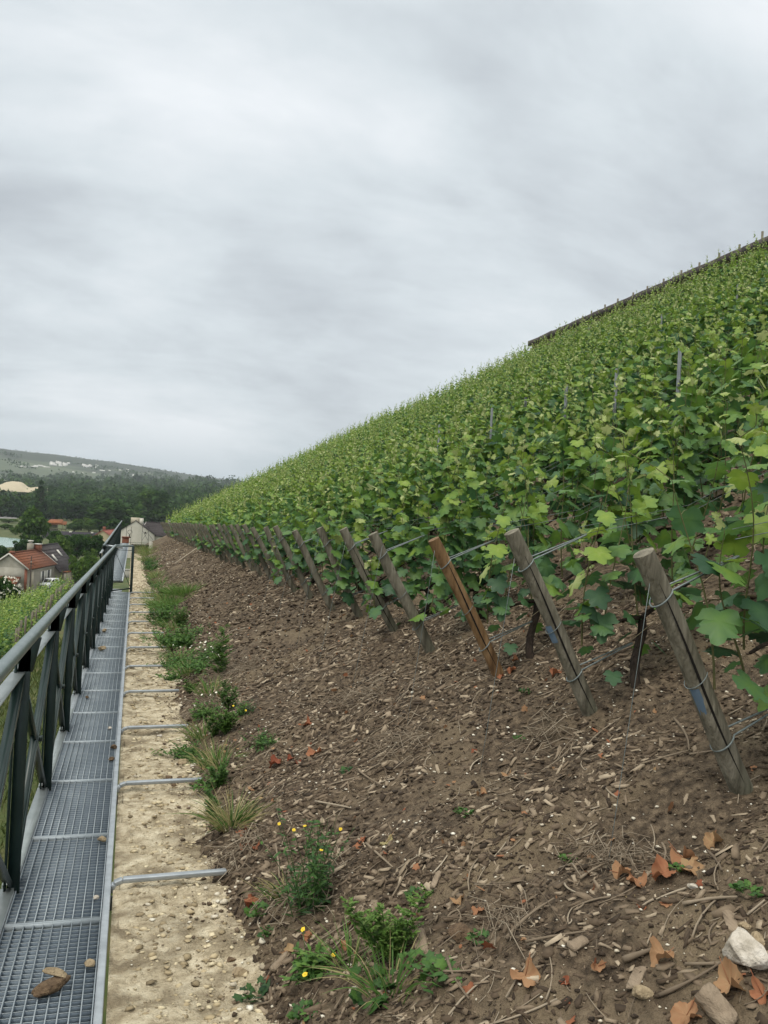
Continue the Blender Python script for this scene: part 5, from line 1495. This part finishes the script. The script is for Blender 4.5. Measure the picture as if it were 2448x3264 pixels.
lt = MB(); lt.add([(-.1, 1.0, 2.5), (-.1, 4.5, 2.5), (-2.6, 4.5, 1.3), (-2.6, 1.0, 1.3), (-.1, 1.0, 2.65), (-.1, 4.5, 2.65), (-2.6, 4.5, 1.45), (-2.6, 1.0, 1.45)], np.array([(3, 2, 1, 0), (4, 5, 6, 7), (0, 1, 5, 4), (1, 2, 6, 5), (2, 3, 7, 6), (3, 0, 4, 7)]))
lt.build('lean_to_roof', m_tile, ho)
MB().box((-1.25, 2.75, .4), (2.3, 3.3, 1.9)).build('lean_to_wall', m_render, ho)

ax_ = np.array([math.cos(AZ), math.sin(AZ)]); ay_ = np.array([-math.sin(AZ), math.cos(AZ)])
B0 = np.array([-13.09, 175.59])
hb, rb = gable_house('dark_roof_house', 'low house with a big dark slate roof and two skylights behind the red roof', (B0[0], B0[1], -15.8), AZ, 10.5, 7.8, 2.7, 7.2, m_render, m_slate, .35, None)
s = (7.2 - 2.7) / 3.9
for x, f in ((2.6, .45), (7.2, .60)):
    y = 3.9 * f; z = 2.7 + s * y + .2
    a = np.array([x, y, z]); d = unit(np.array([0, 1, s])); n_ = unit(np.array([0, -s, 1]))
    mb = MB().bar(a - d * .75 + n_ * .06, a + d * .75 + n_ * .06, .85, .10, up=n_)
    so = mb.build('skylight', m_trim, rb)
MB().box((.3, .5, 1.4), (.08, .8, 2.6)).build('side_door', m_shut, hb)
# greyish roof behind on the left
hc, rc = gable_house('grey_roof_house', 'grey roofed house half hidden behind the red roof at the left edge', (-33, 176, -15.8), R(150), 9, 8, 3.6, 6.6, m_render, m_gravel, .3, None)
# cream and white houses past the walkway end
D0 = (-7.93, 262.6, -14.8)
hd, rd_ = gable_house('cream_house', 'cream gabled house with a pinkish red roof beyond the far railing', (-5.0, 258.6, -14.8), R(72), 12, 6.2, 4.4, 6.5, m_cream, m_tile2, .25, None)
MB().box((2.0, 3.5, 6.9), (.7, .7, 1.3)).build('chimney', m_brick, rd_)
MB().box((-.6, 5.2, 1.2), (.8, .8, 3.0)).build('porch_pier', m_cream, hd)
he, re_ = gable_house('white_house', 'white gabled house with two chimneys beyond the end of the walkway', (6.2, 257.0, -15), R(84), 12, 10.6, 6.2, 9.9, m_whitew, m_slate, .12, None)
MB().box((1.0, 5.6, 9.9), (1.3, 2.3, 1.9)).build('chimney', m_shut, re_)
MB().box((.6, 3.8, 9.7), (1.0, 1.0, 2.1)).build('chimney', m_whitew, re_)
hf, rf_ = gable_house('slate_roof_house', 'dark slate roofed house with a pale gutter right of the white house', (14.6, 262, -15), R(150), 10, 7, 6.0, 9.5, m_render2, m_slate, .25, m_trim)
MB().box((2.5, 3.5, 9.8), (1.0, .8, 1.6)).build('chimney', m_whitew, rf_)

# street in front of the houses
q = [np.array(A0[:2]) + ax_ * a + ay_ * b for a, b in ((-14, -.3), (30, -.3), (30, -9), (-14, -9))]
V = np.array([(p[0], p[1], -15.70) for p in q]); tag(MB().add(V, np.array([0, 3, 2, 1])[None]).build('street', m_street), kind='structure')
# garden wall with a tiled coping along the street
w0 = B0 + ay_ * -1.2
o = thing('garden_wall', 'stone garden wall with a brown tiled coping running right of the dark roof', 'wall', (w0[0], w0[1], -15.8), AZ - R(9))
MB().box((14, 0, 1.0), (28, .4, 2.8)).build('wall_face', m_render, o)
MB().box((14, 0, 2.48), (28.2, .75, .18)).build('coping', m_tile, o)
o = thing('garden_wall', 'long thin pale garden wall behind the dark roofed house', 'wall', (-15.5, 196, -15.8), R(-4))
MB().box((10, 0, .5), (24, .3, 2.4)).build('wall_face', m_render2, o)
MB().box((10, 0, 1.76), (24.2, .5, .14)).build('coping', m_trim, o)

# utility pole
o = thing('utility_pole', 'tall thin dark wooden pole in front of the red roofed house', 'pole', (-14.9, 145, -15.8))
MB().tube([(0, 0, -.5), (0, 0, 7.4)], [.10, .08], 10).build('pole_shaft', m_pole, o)
MB().tube([(-.12, -.05, 6.5), (.12, -.05, 6.5)], .05, 6).build('insulator', m_trim, o)
MB().box((.0, -.02, 6.2), (.9, .1, .1)).build('crossarm', m_pole, o)

# white van
def van(loc_, rz):
    o = thing('white_van', 'small white van parked in front of the grey rendered house', 'van', loc_, rz)
    side = [(-2.0, .35), (2.0, .35), (2.05, .75), (1.95, .98), (1.0, 1.12), (.35, 1.72), (.05, 1.80), (-1.75, 1.80), (-1.98, 1.5), (-2.05, .8)]
    V = np.array([(x, s * (.78 if z > 1.2 else .82), z) for s in (-1, 1) for x, z in side]); k = len(side)
    F = [np.arange(k)[None], np.arange(k)[::-1][None] + k, np.array([(i, i + k, (i + 1) % k + k, (i + 1) % k) for i in range(k)])]
    bd = bevel(MB().add(V, F).build('body', m_carw, o), .05, 3)
    # windscreen lies on the sloping front of the cab
    a, b = np.array((1.0, 0, 1.12)), np.array((.35, 0, 1.72)); d = unit(b - a); n_ = np.array([-d[2], 0, d[0]]) * -1
    MB().bar(a + d * .06 + n_ * .02, b - d * .05 + n_ * .02, 1.36, .02, up=n_).build('windscreen', m_dark, bd)
    for s in (-1, 1):
        MB().add([(x, s * .822, z) for x, z in ((.82, 1.16), (.28, 1.62), (-.15, 1.64), (-.15, 1.14))], np.array([0, 1, 2, 3])[None]).build('side_window', m_dark, bd)
        MB().box((-1.0, s * .815, 1.4), (.75, .02, .38)).build('side_window', m_dark, bd)
        MB().box((2.03, s * .58, .82), (.06, .34, .16)).build('headlight', m_trim, bd)
        MB().box((.55, s * .95, 1.15), (.12, .18, .16)).build('mirror', m_carw, bd)
        for x in (1.3, -1.25):
            w = MB().tube([(x, s * .84, .33), (x, s * .62, .33)], .33, 18).build('wheel', m_rub, o)
            MB().tube([(x, s * .855, .33), (x, s * .80, .33)], .19, 12).build('rim', m_galv, w)
    MB().box((2.06, 0, .5), (.10, 1.5, .22)).build('bumper', m_rub, bd)
    MB().box((2.06, 0, .72), (.05, .8, .12)).build('grille', m_dark, bd)
    return o
van((-13.9, 167.3, -15.68), R(243))

# ------------------------------------------------------------------ trees
def crown(g, rx, rz, nl, per, leafs, tint, bottom=-.75, shape=0):
    fo = MB(); pos, nr, tn, sz = [], [], [], []
    for i in range(nl):
        u = unit(g.normal(size=3)); u[2] = max(u[2], bottom)
        f = g.uniform(.45, .86)
        h = u[2] * f
        taper = 1.0 if shape == 0 else float(np.clip(1.15 - 1.0 * (h + .6), .15, 1))
        c = np.array([u[0] * rx * f * taper, u[1] * rx * f * taper, u[2] * rz * f])
        lr = g.uniform(.26, .42) * rx * (1 if shape == 0 else .6 * taper + .3)
        v = unit(g.normal(size=(per, 3))); v[:, 2] = np.abs(v[:, 2]) * np.where(g.random(per) < .8, 1, -1)
        rad = lr * g.uniform(.72, 1.06, per)
        pos.append(c + v * rad[:, None] * np.array([1, 1, .82])); nr.append(v + g.normal(0, .45, (per, 3)))
        tn.append(np.clip(tint + g.normal(0, .09) + g.normal(0, .10, per), 0, 1)); sz.append(leafs * g.uniform(.6, 1.4, per))
    leaves(fo, np.concatenate(pos), g.normal(size=(nl * per, 3)), np.concatenate(nr), np.concatenate(sz), np.concatenate(tn), g, 1)
    return fo
def trunk(g, h, r, rx):
    mb = MB(); mb.tube([(0, 0, -.6), (.05 * r, 0, h * .3), (.2 * r, .1 * r, h * .62), (0, 0, h)], [r * 1.25, r, r * .75, r * .25], 9)
    for i in range(6):
        a = g.uniform(0, 6.28); z = h * g.uniform(.35, .75)
        mb.tube([(0, 0, z), (math.cos(a) * rx * .3, math.sin(a) * rx * .3, z + h * .14), (math.cos(a) * rx * .6, math.sin(a) * rx * .6, z + h * .22)], [r * .45, r * .28, r * .1], 6)
    return mb
TV = []
for i in range(6):
    g = np.random.default_rng(500 + i)
    sh = 1 if i == 5 else 0
    TV.append((crown(g, 5.0 if sh == 0 else 3.2, 5.4 if sh == 0 else 8.5, 30 if sh == 0 else 34, 85, .62, [.56, .40, .70, .32, .48, .28][i], shape=sh).mesh('tree_crown'), trunk(g, 8, .35, 5.0).mesh('tree_trunk')))
    TV[-1][0].materials.append(m_tree); TV[-1][1].materials.append(m_bark)
def nm_is_pine(n): return n.startswith('umbrella')
def tree(name, lab, x, y, zb, w, h, v, g, group=None, cat='tree'):
    """w crown width, h total height"""
    o = thing(name, lab, cat, (x, y, zb), float(g.uniform(0, 6.28)), group)
    rz_ = 5.4 if v != 5 else 8.5; rx_ = 5.0 if v != 5 else 3.2
    s = (w / 2) / rx_ / .95; hc = h * (.86 if nm_is_pine(name) else .96); szz = hc / 2 / rz_ / .98
    c = bpy.data.objects.new('tree_crown', TV[v][0]); link(c, o); c.location = (0, 0, h - hc / 2); c.scale = (s, s, szz)
    t = bpy.data.objects.new('tree_trunk', TV[v][1]); link(t, o); t.scale = (s, s, h * .75 / 8)
    return o
g = np.random.default_rng(61)
FP = np.array
def cam_pt(px_, py_, D):
    d = np.array(fw) + (px_ - 1224) / 2750 * np.array(rr) - (py_ - 1632) / 2750 * np.array(uu)
    return np.array([0, 0, EYE]) + d * D
TR = [  # name, label, left px, right px, top px, base px, depth, variant
    ('broadleaf_tree', 'large rounded green tree standing by the pale green lake', 49, 156, 1606, 1748, 265, 0),
    ('broadleaf_tree', 'bright green tree directly behind the dark slate roof', 150, 228, 1697, 1772, 205, 2),
    ('umbrella_pine', 'dark spreading tree with a bare trunk left of the cream house', 262, 330, 1700, 1762, 215, 3),
    ('broadleaf_tree', 'dark tree between the bright green tree and the spreading one', 215, 275, 1698, 1764, 222, 3),
    ('orchard_tree', 'low bright orchard bush right of the dark slate roof', 222, 268, 1768, 1806, 168, 2),
    ('orchard_tree', 'low bright orchard bush behind the handrail, nearest the wall', 255, 308, 1762, 1808, 172, 2),
    ('orchard_tree', 'low green bush under the long pale garden wall', 205, 245, 1764, 1800, 176, 0),
    ('shrub', 'yellowish bush beside the trunk of the spreading tree', 268, 306, 1742, 1766, 200, 2),
    ('shrub', 'dark green bush at the left edge in front of the lake', -22, 28, 1732, 1790, 215, 1),
    ('broadleaf_tree', 'dark bush between the lake and the red roof', 40, 90, 1715, 1765, 225, 3),
    ('broadleaf_tree', 'dark bush behind the chimneys of the red roofed house', 85, 135, 1708, 1762, 228, 4),
    ('broadleaf_tree', 'biggest dark rounded tree above the cream house roof', 276, 430, 1580, 1684, 455, 1),
    ('broadleaf_tree', 'dark green tree above the white house', 426, 545, 1564, 1672, 500, 4),
    ('broadleaf_tree', 'dark tree left of the biggest rounded tree', 200, 285, 1584, 1660, 560, 3),
    ('broadleaf_tree', 'small round dark tree right of the lakeside tree', 148, 194, 1600, 1650, 560, 4),
    ('conifer_tree', 'tall narrow dark conifer rising behind the lakeside tree', 100, 152, 1510, 1640, 540, 5),
    ('broadleaf_tree', 'grey green rounded tree left of the tall conifer', 25, 74, 1576, 1640, 580, 1),
    ('broadleaf_tree', 'green rounded tree just left of the tall conifer', 63, 104, 1570, 1636, 600, 0),
    ('broadleaf_tree', 'dark rounded tree at the left edge of the wood', -25, 30, 1580, 1646, 570, 4),
    ('shrub', 'pale green bush on the bank beside the rusty shed', 232, 285, 1646, 1688, 420, 2),
    ('shrub', 'light green bush on the bank under the biggest rounded tree', 262, 305, 1655, 1692, 405, 0),
    ('shrub', 'low bush above the lake at the left edge', -10, 40, 1668, 1706, 390, 0),
    ('shrub', 'green bush on the far lake bank', 30, 70, 1676, 1712, 350, 2),
    ('shrub', 'wide green bush right of the rusty shed', 210, 262, 1662, 1694, 400, 1),
    ('shrub', 'dark bush at the foot of the biggest rounded tree', 285, 350, 1652, 1692, 415, 3),
    ('shrub', 'dark bush left of the rusty shed behind the lakeside tree', 118, 164, 1655, 1700, 395, 4),
    ('shrub', 'olive bush on the gravel lot edge', 0, 56, 1652, 1676, 470, 2),
    ('shrub', 'dark thicket below the two trees above the white house', 395, 470, 1640, 1680, 430, 3),
    ('shrub', 'dark thicket between cream house and white house', 340, 410, 1650, 1700, 330, 3),
    ('shrub', 'low dark thicket in front of the dark shed, left end', 150, 200, 1692, 1724, 300, 4),
    ('shrub', 'low dark thicket in front of the dark shed, middle', 205, 262, 1700, 1735, 285, 3),
    ('shrub', 'low dark thicket in front of the dark shed, right end', 258, 300, 1704, 1738, 280, 4),
    ('orchard_tree', 'bright orchard bush close below the thin pale wall', 236, 290, 1772, 1815, 160, 2)]
for i, (nm, lab, l, r_, tp, bs, D, v) in enumerate(TR):
    pb = cam_pt((l + r_) / 2, bs, D); pt = cam_pt((l + r_) / 2, tp, D)
    zb = float(min(base(pb[0], pb[1]), pb[2])) if D < 700 else pb[2]
    zb = float(base(pb[0], pb[1])) if abs(base(pb[0], pb[1]) - pb[2]) < 6 else pb[2]
    tree(nm, lab, pb[0], pb[1], zb, (r_ - l) / 2750 * D, max(1.5, pt[2] - zb), v, g, 'trees and bushes of the valley')
# poplar row
for i in range(8):
    p = cam_pt(522 + i * 15, 1598, 950); t_ = cam_pt(522 + i * 15, 1535 + 2 * i + g.normal(0, 3), 950)
    tree('poplar_tree', 'dark poplar in the row above the wood, %s from the left' % ordinal(i + 1), p[0], p[1], float(base(p[0], p[1])), 6.5, float(t_[2] - base(p[0], p[1])), 5, g, 'poplars in a row')
# the wood behind reads as one mass
fo = MB()
def mass(n, D0_, D1_, top0, top1, l, r_, tint, leaf, per):
    for i in range(n):
        D = g.uniform(D0_, D1_); f = (D - D0_) / (D1_ - D0_)
        px_ = g.uniform(l, r_)
        tp = top0 + 6 + (top1 - top0) * f + g.normal(0, 7) + (px_ - 300) * .03
        if px_ < 140 and D < 900: tp += 16
        p = cam_pt(px_, tp, D)
        w = g.uniform(6, 13) * (1 + D / 4000); ct = g.normal(0, .13)
        c = np.array([p[0], p[1], p[2] - w * .8])
        v = unit(g.normal(size=(per, 3))); v[:, 2] = np.abs(v[:, 2]) * np.where(g.random(per) < .75, 1, -.8)
        lob = 1 + .22 * np.sin(v[:, 0] * 5 + i) * np.sin(v[:, 1] * 6 + i * 2)
        leaves(fo, c + v * (w * lob * g.uniform(.85, 1.05, per))[:, None] * np.array([1, 1, 1.05]), g.normal(size=(per, 3)), v + g.normal(0, .4, (per, 3)), leaf * g.uniform(.6, 1.4, per), np.clip(tint + ct + g.normal(0, .08, per), 0, 1), g, 0)
mass(150, 590, 760, 1612, 1570, -120, 760, .34, 2.6, 130)
mass(170, 760, 1050, 1572, 1552, -120, 800, .36, 3.2, 110)
mass(220, 1050, 1700, 1552, 1528, -150, 850, .38, 4.5, 90)
mass(200, 1700, 2500, 1526, 1512, -150, 850, .36, 6.0, 70)
tag(fo.build('distant_wood', m_tree), kind='stuff')
# lower skirts of the wood so that no ground shows between crowns
fo = MB()
for i in range(170):
    px_ = g.uniform(-120, 760); D = g.uniform(560, 640); p = cam_pt(px_, g.uniform(1605, 1650), D); zb = float(base(p[0], p[1]))
    w = g.uniform(4, 7); per = 90; v = unit(g.normal(size=(per, 3)))
    leaves(fo, np.array([p[0], p[1], zb + g.uniform(2, 9)]) + v * w * g.uniform(.8, 1.05, per)[:, None], g.normal(size=(per, 3)), v + g.normal(0, .4, (per, 3)), 2.2 * g.uniform(.6, 1.4, per), np.clip(.24 + g.normal(0, .09) + g.normal(0, .08, per), 0, 1), g, 0)
tag(fo.build('wood_understorey', m_tree), kind='stuff')

# elder bush in blossom at the left edge
eb = cam_pt(18, 1925, 96); ez = float(base(eb[0], eb[1]))
o = tree('elder_bush', 'dark green elder bush dotted with white blossom at the left edge', eb[0], eb[1], ez, 3.6, cam_pt(18, 1832, 96)[2] - ez, 3, g, None, 'bush')
fl = MB(); hh = cam_pt(18, 1832, 96)[2] - ez
for i in range(85):
    v = unit(g.normal(size=3) + np.array([.5, -.6, .3])); p = np.array([v[0] * 1.85, v[1] * 1.85, hh * .57 + v[2] * hh * .42])
    leaves(fl, p + g.normal(0, .05, (7, 3)), g.normal(size=(7, 3)), np.tile(v, (7, 1)) + g.normal(0, .2, (7, 3)), np.full(7, .10), np.full(7, .5), g, 1)
bl = fl.build('blossom', m_whi, o); o.rotation_euler = (0, 0, 0)
rb_ = cam_pt(50, 1896, 92); o = thing('red_rose_bush', 'small dark red rose bush below the elder', 'bush', (rb_[0], rb_[1], float(base(rb_[0], rb_[1]))))
fo = crown(g, .8, .7, 8, 50, .14, .3); fo.xf(lambda v: v + np.array([0, 0, .7])).build('leaves', m_tree, o)
for i in range(14): flower(np.array([g.normal(0, .5), g.normal(-.5, .3), .9 + g.normal(0, .35)]), .28, m_red, o, g, 'rose')

# ------------------------------------------------------------------ lake, lots, sheds, sand heap, hills, town
lk = np.array([cam_pt(a, b, 300) for a, b in ((-400, 1700), (60, 1712))])
th = np.linspace(0, 2 * np.pi, 48, endpoint=False)
lx, ly = -82, 306
V = np.stack([lx + 52 * np.cos(th) * (1 + .06 * np.sin(3 * th)), ly + 53 * np.sin(th) * (1 + .08 * np.sin(2 * th + 1)), np.full(48, -15.7)], -1)
tag(MB().add(V, np.arange(48)[None]).build('lake', m_lake), kind='structure')
gv = [cam_pt(a, b, 1) - np.array([0, 0, EYE]) for a, b in ((-60, 1652), (54, 1653), (50, 1641), (-60, 1640))]
V = np.array([np.array([0, 0, EYE]) + d * ((-15.7 - EYE) / d[2]) for d in gv]); tag(MB().add(V, np.arange(4)[None]).build('gravel_lot', m_gravel), kind='structure')

p = cam_pt(192, 1690, 365); zb = float(base(p[0], p[1]))
sx_ = 365 / 2750
o = thing('rusty_shed', 'open sided shed with a rusty orange roof and bare posts', 'shed', (p[0], p[1], zb), R(-8))
rm = MB()
for (x0, x1, z0, z1) in ((-5.2, 1.2, 4.9, 6.3), (-5.0, 2.8, 4.4, 5.6)): rm.add([(x0, -2.5, z0), (x1, -2.5, z0 - .1), (x1 - .6, 2.5, z1), (x0 + .6, 2.5, z1), (x0, -2.5, z0 + .12), (x1, -2.5, z0 + .02), (x1 - .6, 2.5, z1 + .12), (x0 + .6, 2.5, z1 + .12)], np.array([(3, 2, 1, 0), (4, 5, 6, 7), (0, 1, 5, 4), (1, 2, 6, 5), (2, 3, 7, 6), (3, 0, 4, 7)]))
rm.build('roof', m_rust, o)
MB().box((-3.3, 0, 1.2), (3.6, 4, 2.2)).box((-3.3, .2, 3.6), (3.4, 3.6, 1.5)).build('boarded_wall', m_shedw, o)
for x in (-.6, .9, 2.6): MB().tube([(x, -2.2, 0), (x + (.5 if x > .5 and x < 2 else 0), -2.2, 4.6)], .14, 6).build('post', m_shedw, o)
MB().box((-1.0, -2.3, 2.55), (8.4, .25, .25)).build('beam', m_bark, o)
p = cam_pt(232, 1706, 335); zb = float(base(p[0], p[1]))
o = thing('dark_shed', 'long low dark roofed shed with pale roof vents behind the garden trees', 'shed', (p[0], p[1], zb), R(-3))
MB().box((2, 0, .5), (26, 5, 1.6)).build('shed_wall', m_gravel, o)
MB().add([(-11.3, -3, 1.1), (15.3, -3, 1.1), (15.3, 0, 2.9), (-11.3, 0, 2.9), (-11.3, 3, 1.1), (15.3, 3, 1.1)], np.array([(0, 1, 2, 3), (3, 2, 5, 4)])).build('roof', m_shedd, o)
for x in (-.8, 7.2): MB().box((x, -.8, 2.75), (.9, .8, .7)).build('roof_vent', m_trim, o)
# sand heap
p = cam_pt(45, 1550, 880)
gx = np.linspace(-60, 40, 60); gy = np.linspace(-21.9, 20, 18)
zs0 = float(p[2]) - 5.5
V, F = grid_mesh(gx, gy, lambda X, Y: zs0 + (5.0 + 4.2 * sstep(-24, -6, X) * (1 - sstep(6, 16, X)) + 1.2 * fbm(X * .08, Y * .1, 81)) * (1 - (Y / 22) ** 2) * (1 - sstep(32, 40, X)) * sstep(-62, -55, X))
Vb = V.copy(); Vb[:, 2] = zs0 - 12
tag(MB().add(V + np.array([p[0], p[1], 0]), F).build('sand_heap', m_sand, smooth=True), 'long pale heap of sand and gravel above the wood at the left edge', 'sand heap')

m_hill = mat('hill_cover', [(0.048, 0.064, 0.036), (0.075, 0.096, 0.054), (0.105, 0.125, 0.068)], .0035, 1.0, detail=8, cols2=(0.028, 0.040, 0.022), scale2=.0022, mix2=(.52, .60))
m_hwood = mat('hill_wood', [(0.018, 0.028, 0.016), (0.036, 0.050, 0.024)], .02, 1.0, detail=8)
az_ = np.radians(np.linspace(-40, 34, 150))
dd = np.linspace(1600, 4700, 50)
AA, DD = np.meshgrid(az_, dd)
def ridge_h(a):                          # height of the ridge by bearing
    return np.interp(np.degrees(a), [-40, -14, -7.8, -4.6, -1.7, 2.2, 4.5, 12, 34], [180, 172, 168, 158, 146, 120, 103, 70, 40])
rh = ridge_h(AA)
ft = sstep(1800, 4000, DD)
ZZ = 18 + (rh - 18) * ft + 5 * fbm(AA * 30, DD * .002, 91, 3) * ft - np.clip(DD - 4100, 0, 900) * .05
# spur of vine slopes standing forward on the left
sp = np.exp(-((np.degrees(AA) + 10.5) / 4.0) ** 2) * np.exp(-((DD - 3000) / 500) ** 2) * 34
ZZ = ZZ + sp
V = np.stack([DD * np.sin(AA), DD * np.cos(AA), ZZ], -1).reshape(-1, 3)
i = np.arange(49)[:, None] * 150 + np.arange(149)[None]
F = np.stack([i, i + 1, i + 151, i + 150], -1).reshape(-1, 4)
wm_ = (ZZ > rh * (.66 + .06 * fbm(AA * 40, DD * .003, 92, 3))) & (DD > 2900)
fi = wm_[:-1, :-1].ravel()
mb = MB(); mb.add(V, F[~fi]); mb.mi = [np.zeros((~fi).sum())]
if fi.any():
    mb.f.append(F[fi]); mb.mi.append(np.ones(fi.sum()))
tag(mb.build('hills', [m_hill, m_hwood], smooth=True), kind='structure')
# ragged tree line along the ridge and copses on the slope
fo = MB()
n = 2200
a = np.radians(g.uniform(-16, 9, n)); d = g.uniform(3500, 4150, n)
zz = 18 + (ridge_h(a) - 18) * sstep(1800, 4000, d)
leaves(fo, np.stack([d * np.sin(a), d * np.cos(a), zz + g.uniform(0, 4, n)], -1), g.normal(size=(n, 3)), g.normal(size=(n, 3)), g.uniform(4, 7, n), np.clip(g.normal(.22, .08, n), 0, 1), g, 0)
n = 1500
c = g.integers(0, 26, n); ca_ = np.radians(g.uniform(-14, 8, 26))[c] + g.normal(0, .006, n); cd = g.uniform(2500, 3200, 26)[c] + g.normal(0, 25, n)
zz = 18 + (ridge_h(ca_) - 18) * sstep(1800, 4000, cd) + np.exp(-((np.degrees(ca_) + 10.5) / 4.0) ** 2) * np.exp(-((cd - 3000) / 500) ** 2) * 34
leaves(fo, np.stack([cd * np.sin(ca_), cd * np.cos(ca_), zz + g.uniform(0, 6, n)], -1), g.normal(size=(n, 3)), g.normal(size=(n, 3)), g.uniform(4, 8, n), np.clip(g.normal(.34, .08, n), 0, 1), g, 0)
tag(fo.build('hillside_woods', m_tree), kind='stuff')
# the far town, block by block
def hz_at(px_, py_):                     # where a view ray meets the hillside
    d = cam_pt(px_, py_, 1) - np.array([0, 0, EYE])
    hd_ = math.hypot(d[0], d[1]); a = math.atan2(d[0], d[1])
    for D in np.arange(1900, 4000, 10):
        z = 18 + (float(ridge_h(a)) - 18) * float(sstep(1800, 4000, D)) + math.exp(-((math.degrees(a) + 10.5) / 4) ** 2) * math.exp(-((D - 3000) / 500) ** 2) * 34
        if EYE + d[2] / hd_ * D <= z: return np.array([D * math.sin(a), D * math.cos(a), z])
    return None
TWN = [(160 + g.uniform(0, 62), 1480 + g.uniform(-2, 7), g.uniform(7, 13), g.uniform(4, 6)) for _ in range(13)] + \
      [(275 + g.uniform(-8, 45), 1489 + g.uniform(-3, 6), g.uniform(6, 12), g.uniform(3, 5)) for _ in range(8)] + \
      [(40 + g.uniform(0, 110), 1488 + g.uniform(-2, 4), g.uniform(7, 16), g.uniform(1.6, 2.6)) for _ in range(9)] + \
      [(230 + g.uniform(0, 180), 1502 + g.uniform(-4, 8), g.uniform(4, 9), g.uniform(1.6, 2.6)) for _ in range(10)] + \
      [(440, 1523, 18, 3.2), (428, 1518, 10, 3.4), (545, 1528, 8, 2.2)]
town_me = []
for k in range(3):
    mb = MB()
    mb.box((0, 0, .45), (1, .6, .9)).box((.1 - .1 * k, 0, .95), (.9 - .2 * k, .58, .12))
    if k: mb.box((-.3, 0, 1.02), (.3, .4, .35))
    me = mb.mesh('town_block'); me.materials.append(m_town); town_me.append(me)
for (px_, py_, w, h) in TWN:
    p = hz_at(px_, py_)
    if p is None: continue
    D = float(np.linalg.norm(p))
    o = bpy.data.objects.new('town_building', town_me[int(g.integers(3))]); link(o)
    o.location = (p[0], p[1], p[2] - 1.5); o.rotation_euler = (0, 0, g.normal(0, .3)); o.scale = (w / 2750 * D, w / 2750 * D, h * 1.35 / 2750 * D + 1.5)
    tag(o, 'tiny pale building of the hazy town on the far hillside', 'building', 'buildings of the far town')

# ------------------------------------------------------------------ haze
hb_ = MB().box((0, 2200, 105), (15000, 6600, 270))
m_haze = bpy.data.materials.new('haze'); m_haze.use_nodes = True
t = m_haze.node_tree; t.nodes.clear()
oo = t.nodes.new('ShaderNodeOutputMaterial'); pv = t.nodes.new('ShaderNodeVolumePrincipled')
pv.inputs['Color'].default_value = (0.86, 0.92, 0.98, 1); pv.inputs['Density'].default_value = 1.1e-4; pv.inputs['Anisotropy'].default_value = 0.2
t.links.new(pv.outputs[0], oo.inputs['Volume'])
tag(hb_.build('haze', m_haze), kind='stuff')
